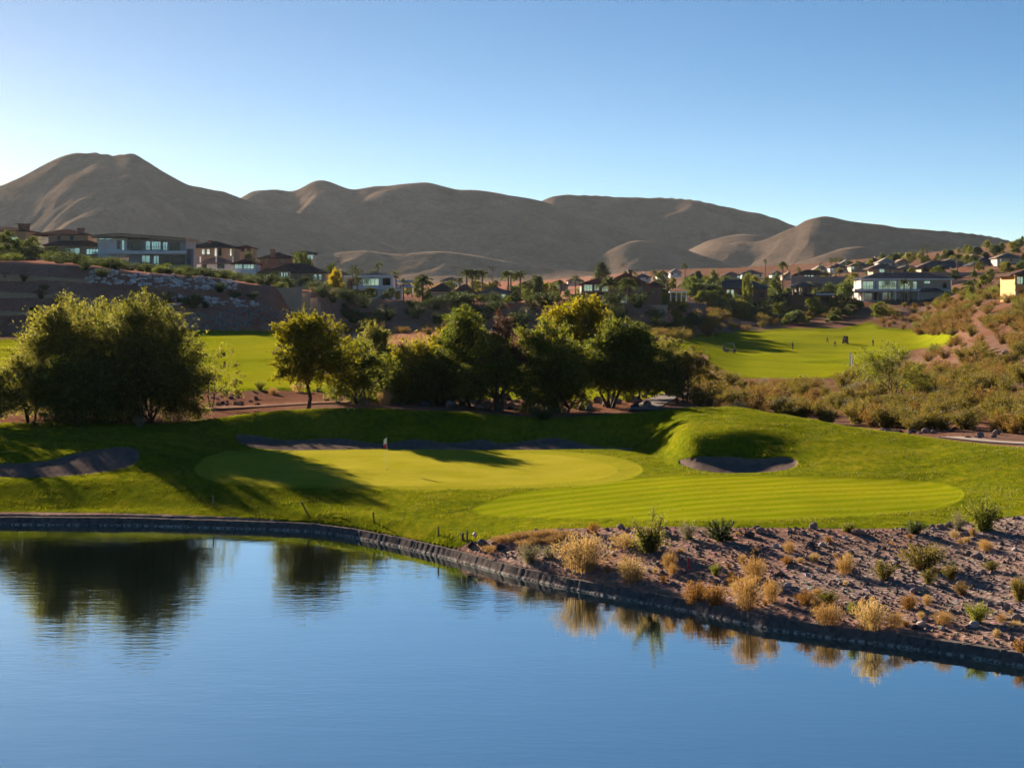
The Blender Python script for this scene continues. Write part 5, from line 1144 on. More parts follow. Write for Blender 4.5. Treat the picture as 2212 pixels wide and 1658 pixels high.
def rubble(name, x0, x1, ytopL, ytopR, ybotL, ybotR, Y0, Y1, mat, label, seed, size=0.9):
    """a slope of dumped rocks built as one wall: rough stones bedded side by side"""
    r = RNG(seed); V = []; Q = []; nb = 0
    m = MB()
    n = int((x1-x0)*Y0/F * ((ybotL-ytopL)+(ybotR-ytopR))/2*Y0/F / (size*size*0.55))
    for i in range(n):
        u = r.random(); v = r.random(); px = x0 + (x1-x0)*u; yt = ytopL + (ytopR-ytopL)*u; yb = ybotL + (ybotR-ybotL)*u
        py = yb + (yt-yb)*v; Y = find_Y(px, py, 300, 520)
        c = np.array([wx(px, Y), Y, float(gz(wx(px, Y), Y))]); s = size*r.uniform(0.35, 0.85)
        base = np.array([(1,0,0),(-1,0,0),(0,1,0),(0,-1,0),(0,0,1),(0,0,-1),(.7,.7,.5),(-.7,.6,.5),(.6,-.7,.5),(-.6,-.7,.4),(.6,-.6,-.5),(-.6,-.6,-.5)])
        p = c + (base[:6]*r.uniform(0.6, 1.2, (6, 1)) @ np.linalg.qr(r.normal(size=(3, 3)))[0].T) * s * np.array([1.1, 0.8, 0.75])
        m.add(p, [(0,2,4),(2,1,4),(1,3,4),(3,0,4),(2,0,5),(1,2,5),(3,1,5),(0,3,5)])
    return tag(m.build(name, M[mat]), label, 'rubble wall')
rubble('rubble_wall', 186, 512, 582, 602, 612, 630, 433, 438, 'riprap', 'upper grey rubble slope under the flat roofed modern house', 1)
rubble('rubble_wall', 360, 556, 641, 646, 662, 664, 420, 424, 'riprap', 'lower grey rubble slope right of the biggest olive tree', 2)
rubble('rubble_wall', 400, 690, 672, 662, 716, 712, 411, 417, 'rock', 'brown rock slope at the foot of the terraces above the fairway', 3, 1.0)
for i, (xa, xb, yt, Yq) in enumerate(((555, 650, 622, 446), (560, 668, 632, 441), (566, 684, 643, 436), (574, 690, 654, 430.5))):
    garden_wall('terrace_wall', xa, xb, find_Y((xa+xb)/2, yt + 7, 300, 520), yt, 0.9, 'w_sand_wall', ['top', 'second', 'third', 'lowest'][i] + ' stone step of the terraced slope under the tan gabled house', 0.4, 'terrace wall')
for i, (xa, xb, yt, yt1, Yq) in enumerate(((-40, 190, 590, 604, 436), (-40, 170, 628, 640, 423), (-40, 60, 668, 676, 413))):
    garden_wall('terrace_wall', xa, xb, find_Y((xa+xb)/2, (yt+yt1)/2 + 8, 300, 520), yt, 0.9, 'w_tan', ['upper', 'middle', 'lower'][i] + ' low wall on the bare slope at the far left', 0.4, 'terrace wall', yt1)

def slat_fence(x0, x1, Y, hgt, label):
    e = empty('fence', at((x0+x1)/2, Y)); tag(e, label, 'fence'); ox, oy, oz = e.location
    m = MB(); p = MB(); n = int((x1-x0)*Y/F/0.5)
    for i in range(n+1):
        X = wx(x0 + (x1-x0)*i/n, Y); z = float(gz(X, Y))
        (p if i % 5 == 0 else m).box(X-ox-0.05, X-ox+0.05, -0.03, 0.03, z-oz-0.2, z-oz+hgt*(1.06 if i % 5 == 0 else 1))
    for f in (0.25, 0.85):
        for i in range(0, n, 5):
            Xa = wx(x0 + (x1-x0)*i/n, Y); Xb = wx(x0 + (x1-x0)*min(i+5, n)/n, Y); za, zb = float(gz(Xa, Y)), float(gz(Xb, Y))
            m.tube([(Xa-ox, 0.06, za-oz+hgt*f), (Xb-ox, 0.06, zb-oz+hgt*f)], 0.035, 4)
    m.build('fence_panel', M['metal'], e); p.build('fence_posts', M['metal'], e)
slat_fence(1940, 2026, 612, 1.5, 'pale picket fence on the slope under the big beige house')
slat_fence(430, 505, 452, 1.1, 'thin metal fence on the top of the rubble slope')

def utility_pole(px, ytop, Y, label):
    l = at(px, Y); e = empty('utility_pole', l); tag(e, label, 'pole', None); h = wz(ytop, Y) - l[2]
    m = MB(); m.tube([(0,0,-0.5),(0,0,h*0.5),(0,0,h)], [0.17, 0.14, 0.1], 6); m.build('pole', M['wood'], e)
    m = MB(); m.box(-1.3, 1.3, -0.06, 0.06, h-0.9, h-0.75); m.box(-0.9, 0.9, -0.06, 0.06, h-1.7, h-1.56)
    for q in (-1.2, -0.5, 0.5, 1.2): m.tube([(q,0,h-0.75),(q,0,h-0.5)], 0.05, 5)
    m.build('crossarm', M['wood'], e)
for px, yt, Y, lb in ((736, 552, 620, 'thin pole standing in front of the left mountain slope'), (982, 573, 640, 'pole left of the left pair of date palms'), (1064, 572, 640, 'pole between the two groups of date palms'), (1348, 566, 700, 'pole behind the roof of the large brown house'),
                      (1440, 600, 520, 'tall lamp pole right of the large brown house')): utility_pole(px, yt, Y, lb)
m = None

# ------------------------------------------------------------------ palms, pines and garden trees of the houses
def palm_mesh(seed, h, r, fan=True, n=34, tr=0.2):
    rng = RNG(seed); t = MB(); bx = rng.uniform(-0.04, 0.04)*h
    t.tube([(0,0,-0.5),(bx*0.3,0,h*0.3),(bx*0.7,0,h*0.7),(bx,0,h)], [tr*1.3, tr, tr*0.85, tr*0.8], 7)
    P = []; D = []; L = []; Wd = []
    for i in range(n):
        a = rng.uniform(0, 6.28); el = rng.uniform(-0.75 if fan else -0.35, 1.35); Ln = r*rng.uniform(0.8, 1.1)
        for k in range(12 if not fan else 9):
            u = (k+1)/(12 if not fan else 9); sag = (0.45 if not fan else 0.25)*u*u*Ln
            c = np.array([bx + math.cos(a)*math.cos(el)*Ln*u, math.sin(a)*math.cos(el)*Ln*u, h + math.sin(el)*Ln*u - sag])
            d = np.array([math.cos(a)*math.cos(el), math.sin(a)*math.cos(el), math.sin(el) - sag/Ln*1.2])
            if fan and u < 0.45: P.append(c); D.append(d); L.append(Ln*0.25); Wd.append(0.06); continue
            for sgn in ((-1, 1) if not fan else (-1, 0, 1)):
                sd = np.array([-math.sin(a), math.cos(a), 0])*sgn*(0.9 if not fan else 0.55)
                P.append(c + sd*0.14*r); D.append(d + sd*0.9); L.append(r*(0.34 if not fan else 0.4)); Wd.append(r*0.075)
    V, Q = leaf_quads(np.array(P), np.array(D), np.array(L), np.array(Wd), rng)
    return t.mesh('trunk', True), np_mesh('crown', V, Q)
PALMS = {}
def palm_px(px, ytop, yb, Y, wpx, label, fan=True, group=None):
    """trunk foot hidden behind gardens: top row and crown width from the photo"""
    l = at(px, Y); k = Y/F; H_ = wz(ytop, Y) - l[2]; r = wpx*k/2
    key = (fan, round(H_/2), round(r, 0))
    if key not in PALMS:
        PALMS[key] = palm_mesh(700 + len(PALMS), max(H_ - r*0.8, 1.0), r*1.1, fan, 40 if not fan else 34, 0.16 + 0.1*(not fan))
    return plant_tree('palm_tree', PALMS[key], (M['bark_palm'], M['palmleaf']), l, label, 'palm tree', group, px % 6.28)
palm_px(661, 592, 630, 462, 34, 'low dark palm in front of the tan gabled house', False)
palm_px(760, 573, 640, 462, 22, 'fan palm left of the columned white house, its crown above the roof')
palm_px(774, 568, 640, 500, 16, 'slimmer fan palm behind the roof edge of the columned white house')
palm_px(772, 595, 640, 455, 22, 'short palm in front of the columned white house')
palm_px(806, 570, 640, 520, 16, 'left fan palm of the pair behind the columned white house')
palm_px(818, 564, 640, 515, 18, 'right fan palm of the pair behind the columned white house')
palm_px(857, 575, 640, 475, 24, 'shaggy palm right of the columned white house')
palm_px(872, 600, 640, 458, 14, 'thin palm beside the blue canopy')
palm_px(913, 590, 650, 462, 42, 'broad date palm in front of the garage wing', False)
for px, yt, w, lb in ((1008, 578, 32, 'leftmost date palm of the skyline row'), (1020, 573, 26, 'second date palm of the skyline row, close to the leftmost'), (1042, 578, 34, 'third date palm of the skyline row beside the pole'), (1098, 575, 36, 'date palm of the right skyline pair, nearer the pole'), (1124, 578, 36, 'rightmost date palm of the skyline row')):
    palm_px(px, yt, 650, 500, w, lb, False)
palm_px(1072, 592, 650, 490, 18, 'short fan palm between the skyline date palms'); palm_px(1154, 598, 650, 490, 20, 'short palm left of the slender cypress', False)
palm_px(1316, 606, 655, 462, 46, 'large dark palm covering the left front of the large brown house', False); palm_px(1356, 608, 655, 464, 44, 'large dark palm covering the middle of the large brown house', False)
for px, yt, Y, w, lb in ((1352, 574, 640, 8, 'small skyline palm just left of the brown chimney'), (1372, 576, 640, 8, 'small skyline palm right of the brown chimney'), (1480, 569, 700, 9, 'lone dark skyline palm above the far white gable'), (1412, 583, 620, 14, 'palm in front of the far white houses'), (1653, 560, 720, 10, 'lone skyline palm left of the right hill'),
                      (1691, 563, 740, 22, 'bushy fan palm on the left end of the right hill'), (1795, 550, 800, 8, 'left palm of the three tall ones'), (1805, 550, 800, 9, 'middle palm of the three tall ones'), (1814, 553, 790, 9, 'right palm of the three tall ones'), (1774, 562, 760, 11, 'dark palm left of the three tall ones'), (1725, 571, 740, 10, 'short palm behind the row of white windows'),
                      (1990, 534, 880, 12, 'left palm of the pair on the ridge'), (2003, 531, 870, 12, 'right palm of the pair on the ridge'), (1853, 566, 740, 12, 'palm in front of the pale sunlit roof'), (2068, 553, 740, 28, 'broad palm beside the long mauve roofed house'), (2104, 552, 740, 22, 'palm left of the blue grey gabled roof'), (2195, 531, 860, 26, 'ridge palm at the right picture edge'),
                      (1953, 598, 646, 26, 'left palm in front of the big beige house'), (1968, 606, 646, 18, 'right palm in front of the big beige house'), (2090, 600, 640, 22, 'left small palm by the tall mauve retaining wall'), (2104, 602, 640, 18, 'right small palm by the tall mauve retaining wall'), (1852, 598, 670, 14, 'palm hiding the left corner of the big beige house')):
    palm_px(px, yt, 0, Y, w, lb, w < 20)

def pine_mesh(seed, h, w):
    rng = RNG(seed); P = []; D = []; t = MB(); t.tube([(0,0,-0.5),(0.1,0,h*0.5),(0,0,h*0.96)], [0.28, 0.2, 0.05], 6)
    for i in range(46):
        z = h*(0.22 + 0.76*(i/46)); R_ = w/2*(1 - (i/46))**0.7*rng.uniform(0.6, 1.1) + 0.3; a = i*2.4; c = np.array([math.cos(a)*R_, math.sin(a)*R_, z + 0.15*R_])
        t.tube([(0, 0, z - 0.2), tuple(c)], [0.06, 0.02], 4)
        q = rng.normal(size=(120, 3))*np.array([0.5, 0.5, 0.3])*(0.5 + R_*0.22) + c*np.array([0.82, 0.82, 1]); P.append(q); D.append(rng.normal(size=(120, 3)) + np.array([math.cos(a), math.sin(a), 0.6]))
    V, Q = leaf_quads(np.concatenate(P), np.concatenate(D), 0.5, 0.12, rng); return t.mesh('trunk', True), np_mesh('crown', V, Q)
l = at(1299, 520); hh = wz(566, 520) - l[2]
plant_tree('pine_tree', pine_mesh(5, hh, 50*520/F), (M['bark'], M['pineleaf']), l, 'grey green pine tree behind the roof of the large brown house', 'pine tree')
for px, yt, Y, w, lb in ((2052, 540, 860, 30, 'ridge pine left of the right ridge palms'), (2110, 533, 880, 32, 'broad dark pine on the ridge at the right'), (2152, 530, 880, 28, 'dark pine right of the broad one on the ridge'), (2128, 546, 870, 12, 'thin cypress between the ridge pines'), (1163, 597, 486, 12, 'slender dark cypress right of the skyline date palms'), (1508, 585, 700, 20, 'small dark pine left of the tall light tree'), (1934, 548, 870, 30, 'spreading dark pine left of the ridge palm pair')):
    l = at(px, Y); hh = wz(yt, Y) - l[2]; plant_tree('pine_tree', pine_mesh(px, hh, w*Y/F), (M['bark'], M['pineleaf']), l, lb, 'pine tree')

# single garden trees that stand out
TT = [make_tree(900 + i, 5.0, 6.0, hb=0.14, lobes=6, clumps=70, leaves=60, leaf=0.42, stems=2, trunk_r=0.12) for i in range(5)]
def garden_tree(px, ytop, Y, wpx, leafm, label, group=None, name='garden_tree'):
    l = at(px, Y); k = Y/F; h = max(wz(ytop, Y) - l[2], 1.2); w = wpx*k
    i = int(px*7 + Y) % 5
    e = empty(name, l, (px*0.7) % 6.28, 1.0); e.scale = (w/6.0, w/6.0, h/5.0); tag(e, label, 'tree', group)
    key = (i, leafm)
    if key not in TM:
        c = TT[i][1].copy(); c.materials.append(M[leafm]); TM[key] = c
    link('trunk', TT[i][0], M['bark'], e); link('crown', TM[key], None, e); return e
TM = {}
garden_tree(722, 580, 462, 46, 'yellowleaf', 'bright yellow leaved tree beside the tan gabled house')
garden_tree(651, 543, 520, 52, 'townleaf', 'rounded green tree in front of the round roofed house')
garden_tree(540, 543, 520, 44, 'townleaf', 'green tree right of the dark hip roofed house')
garden_tree(672, 562, 520, 34, 'townleaf', 'dark tree right of the rounded green tree')
garden_tree(712, 566, 520, 40, 'townleaf', 'dark spreading tree behind the yellow tree')
garden_tree(488, 583, 462, 44, 'limebush', 'yellowish bush tree at the right end of the rubble slope')
garden_tree(1540, 583, 640, 44, 'townleaf', 'tall light green tree behind the porch house')
garden_tree(1616, 588, 640, 28, 'limebush', 'small lime green tree above the slate hip roof')
garden_tree(1500, 618, 645, 70, 'creosote', 'big brownish green tree left of the porch house')
garden_tree(2100, 624, 600, 30, 'limebush', 'round bright green bush tree right of the big beige house')
garden_tree(1680, 592, 640, 50, 'townleaf', 'green tree right of the porch house')
garden_tree(1824, 608, 640, 56, 'townleaf', 'large dark green tree left of the big beige house')
garden_tree(1905, 652, 600, 66, 'limebush', 'big olive bush below the terrace of the big beige house')
garden_tree(1760, 640, 622, 46, 'limebush', 'bright green hedge tree in front of the long low pavilion')
garden_tree(20, 498, 460, 90, 'townleaf', 'dark green tree mass at the far left in front of the tan house')
garden_tree(75, 512, 455, 80, 'townleaf', 'dark green tree left of the two storey tan house')
garden_tree(110, 532, 448, 60, 'darkleaf', 'dark round bush tree under the two storey tan house')
garden_tree(180, 552, 446, 90, 'darkleaf', 'dark hedge like tree left of the modern house')
garden_tree(232, 560, 444, 80, 'darkleaf', 'dark bush tree at the foot of the modern house')
garden_tree(45, 545, 444, 90, 'darkleaf', 'dark low bush tree at the far left hill edge')
# fillers between the houses: near gardens, then the far suburb
def fill(n, x0, x1, Y0, Y1, h0, h1, kinds, label, group, seed, ymin=None):
    r = RNG(seed)
    for _ in range(n):
        px = r.uniform(x0, x1); Y = r.uniform(Y0, Y1); l = at(px, Y); h = r.uniform(h0, h1)
        ty = HY + F*(H - l[2] - h)/Y
        garden_tree(px, ty, Y, h*r.uniform(0.9, 1.5)*F/Y, kinds[int(r.integers(0, len(kinds)))], label, group)
fill(34, 690, 1250, 446, 460, 1.2, 2.8, ['townleaf', 'darkleaf', 'townleaf', 'limebush'], 'garden tree along the edge of the slope under the middle houses', 'garden trees along the slope edge', 1)
fill(30, 860, 1260, 500, 640, 3.0, 5.5, ['townleaf', 'townleaf', 'limebush', 'olive'], 'leafy garden tree behind the middle row of houses', 'garden trees behind the middle houses', 2)
fill(40, 1380, 1500, 470, 560, 2.4, 4.6, ['darkleaf', 'townleaf', 'darkleaf', 'mesquite'], 'dense dark tree on the shaded slope below the porch house', 'dark trees below the porch house', 3)
fill(46, 1490, 1690, 596, 642, 3.0, 6.0, ['darkleaf', 'townleaf', 'darkleaf', 'mesquite'], 'dense dark tree in front of the porch house and pavilions', 'dark trees behind the right fairway', 10)
fill(40, 1420, 1860, 640, 780, 3.0, 6.0, ['townleaf', 'olive', 'townleaf', 'limebush'], 'garden tree among the houses behind the porch house', 'garden trees in the far suburb', 4)
fill(22, 1700, 1860, 600, 645, 2.2, 4.0, ['limebush', 'townleaf', 'creosote'], 'green bush tree at the back edge of the right fairway', 'bush trees behind the right fairway', 5)
fill(44, 1760, 2230, 700, 900, 2.2, 4.6, ['townleaf', 'olive', 'townleaf', 'darkleaf'], 'garden tree among the houses on the right hill', 'garden trees on the right hill', 6)
fill(16, 2040, 2200, 600, 690, 2.0, 4.0, ['townleaf', 'limebush', 'olive'], 'garden tree right of the big beige house', 'garden trees right of the beige house', 7)
fill(30, 400, 900, 520, 700, 3.0, 5.0, ['townleaf', 'olive', 'townleaf'], 'garden tree behind the left row of houses', 'garden trees behind the left houses', 8)
fill(26, 1860, 2240, 880, 1100, 3.0, 6.0, ['townleaf', 'olive'], 'tree on the ridge line of the right hill', 'trees on the right ridge', 9)

r_ = RNG(404)
for i_ in range(18):
    px_ = 690 + 34*i_ + r_.uniform(-10, 10)
    palm_px(px_, r_.uniform(588, 612), 0, r_.uniform(500, 620), r_.uniform(14, 24), 'fan palm among the roofs and trees of the middle houses', bool(i_ % 3), 'palms among the middle houses')
# ------------------------------------------------------------------ things on the course
def stake(px, py, hgt, mat, label, name='stake', lean=(0, 0), t=0.05):
    l = on(px, py); m = MB(); a = Vector((0, 0, -0.2)); b = Vector((lean[0], lean[1], hgt))
    m.tube([a, a.lerp(b, 0.5), b, b + Vector((0, 0, 0.03))], [t, t, t, t*0.4], 4)
    return tag(link(name, m.mesh(name), M[mat], None, l), label, 'stake')
stake(461, 1098, 0.75, 'wood', 'leftmost wooden stake on the lawn edge above the pond')
stake(672, 1118, 0.95, 'wood', 'leaning dark stake on the shaded lawn edge', lean=(-0.62, 0))
stake(809, 1130, 0.6, 'wood', 'short dark stake near the bend of the pond edge', lean=(-0.08, 0))
stake(947, 1158, 0.5, 'wood', 'thin reddish stake on the lawn tip')
stake(1009, 1166, 0.5, 'wood', 'dark stake beside the small pink marker')
stake(999, 1168, 0.34, 'wood', 'stubby dark post at the corner of the lawn tip', t=0.09)
stake(1488, 1232, 0.62, 'red_paint', 'red hazard stake on the stony bank', 'hazard_stake', (-0.03, 0), 0.045)
stake(1836, 800, 3.0, 'white_paint', 'taller left one of the two white posts beside the right fairway', 'marker_post', t=0.16)
stake(1841, 799, 2.6, 'white_paint', 'shorter right one of the two white posts beside the right fairway', 'marker_post', t=0.14)
def marker(px, py, label):
    l = on(px, py); e = empty('tee_marker', l); tag(e, label, 'marker'); m = MB(); m.tube([(0,0,-0.1),(0,0,0.28)], 0.02, 5); m.build('stem', M['wood'], e)
    m = MB(); m.tube([(0,0,0.26),(0,0,0.30),(0,0,0.38),(0,0,0.46),(0,0,0.5)], [0.05, 0.10, 0.13, 0.09, 0.03], 8); m.build('ball', M['pink_paint'], e, None, True)
marker(1026, 1171, 'small pale pink ball marker on the lawn tip by the water')

def flagstick():
    l = on(836, 1014, 120); e = empty('flagstick', l); tag(e, 'thin flagstick with a white and red flag standing in the hole on the green', 'flag')
    k = l[1]/F; h = 69*k
    m = MB(); m.tube([(0,0,-0.1),(0,0,h*0.5),(-0.02,0,h)], [0.013, 0.012, 0.011], 6); m.build('pole', M['white_paint'], e)
    m = MB(); n = 8
    for mat, z0, z1, nm in (('white_paint', h-0.42, h-0.02, 'flag_cloth'), ('red_paint', h-0.66, h-0.40, 'flag_tail')):
        mb = MB(); vs = []
        for i in range(n+1):
            u = i/n
            for y in (-0.006, 0.006):
                for z in (z0, z1): vs.append((-0.02 - 0.20*u + 0.03*math.sin(u*5), y + 0.05*math.sin(u*7), z - 0.18*u*u))
        fs = []
        for i in range(n):
            a = 4*i; fs += [(a, a+1, a+5, a+4), (a+2, a+6, a+7, a+3), (a+1, a+3, a+7, a+5), (a, a+4, a+6, a+2)]
        mb.add(vs, fs); mb.build(nm, M[mat], e)
    m = MB(); m.tube([(0,0,h-0.02),(0,0,h+0.05)], 0.03, 6); m.build('finial', M['frame_dark'], e)
    m = MB(); m.loft([[(math.cos(a)*0.09, math.sin(a)*0.09, z) for a in np.linspace(0, 6.283, 13)[:-1]] for z in (-0.1, 0.012)]); m.build('cup', M['opening'], e)
flagstick()

# ------------------------------------------------------------------ people and carts
def person(px, py, label, pose, shirt, trousers, face=0.0, lo=350, hi=580):
    """joint skeleton grown into one skin surface; x is the person's left-right, -y the way they face"""
    l = on(px, py, lo, hi); e = empty('person', l, math.radians(face)); tag(e, label, 'person', 'golfers on the right fairway')
    P = dict(pelvis=(0,0,0.95), waist=(0,0,1.08), chest=(0,0,1.32), neck=(0,0,1.50), head0=(0,-0.02,1.58), head1=(0,-0.02,1.70), head2=(0,-0.01,1.79))
    for s, sg in (('l', 1), ('r', -1)):
        P.update({'sh'+s:(0.19*sg,0,1.43), 'el'+s:(0.25*sg,0.02,1.15), 'wr'+s:(0.26*sg,-0.06,0.90), 'pa'+s:(0.26*sg,-0.08,0.82),
                  'hip'+s:(0.10*sg,0,0.90), 'kn'+s:(0.11*sg,-0.02,0.50), 'an'+s:(0.12*sg,0.02,0.09), 'to'+s:(0.13*sg,-0.17,0.04)})
    P.update(pose)
    Rd = dict(pelvis=0.145, waist=0.13, chest=0.16, neck=0.06, head0=0.075, head1=0.10, head2=0.06)
    for s in 'lr': Rd.update({'sh'+s:0.072,'el'+s:0.05,'wr'+s:0.033,'pa'+s:0.042,'hip'+s:0.10,'kn'+s:0.065,'an'+s:0.045,'to'+s:0.04})
    E = [('pelvis','waist'),('waist','chest'),('chest','neck'),('neck','head0'),('head0','head1'),('head1','head2')]
    for s in 'lr': E += [('chest','sh'+s),('sh'+s,'el'+s),('el'+s,'wr'+s),('wr'+s,'pa'+s),('pelvis','hip'+s),('hip'+s,'kn'+s),('kn'+s,'an'+s),('an'+s,'to'+s)]
    for s, sg in (('l', 1), ('r', -1)):                                # five fingers on each palm
        w = Vector(P['pa'+s]); d = (w - Vector(P['wr'+s])).normalized(); q = d.cross(Vector((sg, 0.2, 0))).normalized()
        for f, (o, L) in enumerate(((-0.032, 0.06), (-0.011, 0.075), (0.011, 0.08), (0.03, 0.07))):
            b = w + q*o + d*0.02; P[f'f{s}{f}a'] = tuple(b + d*L*0.5); P[f'f{s}{f}b'] = tuple(b + d*L*0.9 - Vector((sg*0.02, 0, 0)))
            Rd[f'f{s}{f}a'] = 0.009; Rd[f'f{s}{f}b'] = 0.008; E += [('pa'+s, f'f{s}{f}a'), (f'f{s}{f}a', f'f{s}{f}b')]
        P[f't{s}'] = tuple(w + q*(-0.06) + d*0.02); Rd[f't{s}'] = 0.01; E.append(('pa'+s, f't{s}'))
    ks = list(P); me = bpy.data.meshes.new('body'); me.from_pydata([P[k] for k in ks], [(ks.index(a), ks.index(b)) for a, b in E], [])
    o = bpy.data.objects.new('body', me); COL.objects.link(o)
    sk = o.modifiers.new('skin', 'SKIN'); sv = me.skin_vertices[0].data
    for i, k in enumerate(ks): sv[i].radius = (Rd[k], Rd[k]); sv[i].use_root = (k == 'pelvis')
    ss = o.modifiers.new('sub', 'SUBSURF'); ss.levels = 1; ss.render_levels = 1
    dg = bpy.context.evaluated_depsgraph_get(); bm = bpy.data.meshes.new_from_object(o.evaluated_get(dg)); bpy.data.objects.remove(o)
    for mt in (M['skin'], M[shirt], M[trousers]): bm.materials.append(mt)
    el = max(P['ell'][2], P['elr'][2]); mi = []
    J = {k: Vector(P[k]) for k in ks}
    core = ['pelvis','waist','chest','shl','shr','ell','elr']; legs = ['hipl','hipr','knl','knr','anl','anr','tol','tor']
    for p in bm.polygons:
        c = p.center; b = min(ks, key=lambda k: (c - J[k]).length - Rd[k])
        mi.append(2 if b in legs or (b == 'pelvis' and c.z < J['pelvis'].z + 0.04) else 1 if b in core else 0)
    bm.polygons.foreach_set('material_index', mi); bm.polygons.foreach_set('use_smooth', [True]*len(mi))
    link('body', bm, None, e)
    h = J['head1']; m = MB(); m.tube([h + Vector((0,0,0.05)), h + Vector((0,0,0.08)), h + Vector((0,0.01,0.12)), h + Vector((0,0.01,0.145))], [0.112, 0.115, 0.09, 0.03], 10); m.box(h.x-0.07, h.x+0.07, h.y-0.21, h.y-0.08, h.z+0.055, h.z+0.07); m.build('cap', M[shirt], e)
    f = MB()
    for sg in (-1, 1): f.tube([h + Vector((0.035*sg,-0.094,0.012)), h + Vector((0.035*sg,-0.104,0.012))], [0.014, 0.010], 6); f.tube([h + Vector((0.10*sg,0,-0.01)), h + Vector((0.113*sg,0.01,0.0))], [0.022, 0.016], 6)
    f.tube([h + Vector((0,-0.09,0.0)), h + Vector((0,-0.125,-0.03)), h + Vector((0,-0.1,-0.04))], [0.010, 0.016, 0.012], 6); f.tube([h + Vector((-0.025,-0.088,-0.065)), h + Vector((0.025,-0.088,-0.065))], 0.007, 5)
    f.build('face', M['skin'], e)
    return e, J
def club(e, J, hand, tip, label):
    """a club in the hand: lies with the golfer but is a thing of its own"""
    w = e.matrix_basis @ J[hand]; t_ = e.matrix_basis @ Vector(tip); g = empty('golf_club', w); tag(g, label, 'golf club')
    d = t_ - w; m = MB(); m.tube([-d*0.12, d*0.12], 0.016, 6); m.build('grip', M['rubber'], g); m = MB(); m.tube([d*0.12, d], [0.008, 0.006], 5); m.build('shaft', M['metal'], g)
    m = MB(); m.tube([d, d + Vector((0.05, 0, 0.0)), d + Vector((0.11, -0.02, 0.02))], [0.02, 0.03, 0.02], 6); m.build('club_head', M['metal'], g)
e, J = person(1712, 755, 'person in dark clothes standing alone leftmost on the fairway, arms down', {}, 'shirt_dark', 'trousers', 20)
e, J = person(1787, 741, 'person walking on the fairway with legs apart and a club in one hand', dict(knl=(0.11,-0.26,0.52), anl=(0.12,-0.34,0.10), tol=(0.12,-0.52,0.06), knr=(-0.11,0.06,0.49), anr=(-0.11,0.36,0.12), tor=(-0.11,0.24,0.04), ell=(0.26,0.16,1.18), wrl=(0.27,0.22,0.95), pal=(0.27,0.22,0.87), elr=(-0.26,-0.1,1.17), wrr=(-0.27,-0.28,1.0), par=(-0.27,-0.35,0.96)), 'shirt_dark', 'trousers', 80)
club(e, J, 'pal', (0.35, 0.55, 0.06), 'golf club held low by the walking golfer')
e, J = person(1804, 751, 'person bending forward over the ball in white shoes near the cart', dict(waist=(0,-0.04,1.06), chest=(0,-0.20,1.25), neck=(0,-0.32,1.38), head0=(0,-0.38,1.43), head1=(0,-0.45,1.53), head2=(0,-0.48,1.61), shl=(0.18,-0.26,1.34), shr=(-0.18,-0.26,1.34), ell=(0.16,-0.36,1.08), elr=(-0.16,-0.36,1.08), wrl=(0.05,-0.42,0.86), wrr=(-0.05,-0.42,0.82), pal=(0.03,-0.43,0.79), par=(-0.03,-0.43,0.75), knl=(0.16,-0.08,0.50), knr=(-0.16,-0.08,0.50), anl=(0.19,0,0.09), anr=(-0.19,0,0.09), tol=(0.21,-0.18,0.04), tor=(-0.21,-0.18,0.04)), 'shirt_red', 'trousers_tan', -15)
club(e, J, 'par', (0.0, -0.85, 0.03), 'golf club of the bending golfer resting on the turf')
e, J = person(1886, 748, 'person standing on the right side of the fairway with feet together', dict(anl=(0.07,0.02,0.09), anr=(-0.07,0.02,0.09), knl=(0.08,-0.02,0.5), knr=(-0.08,-0.02,0.5), tol=(0.08,-0.17,0.04), tor=(-0.08,-0.17,0.04), ell=(0.22,-0.05,1.16), wrl=(0.10,-0.2,1.0), pal=(0.04,-0.23,0.97), elr=(-0.22,-0.05,1.16), wrr=(-0.10,-0.2,0.98), par=(-0.04,-0.23,0.94)), 'shirt_blue', 'trousers', -30)

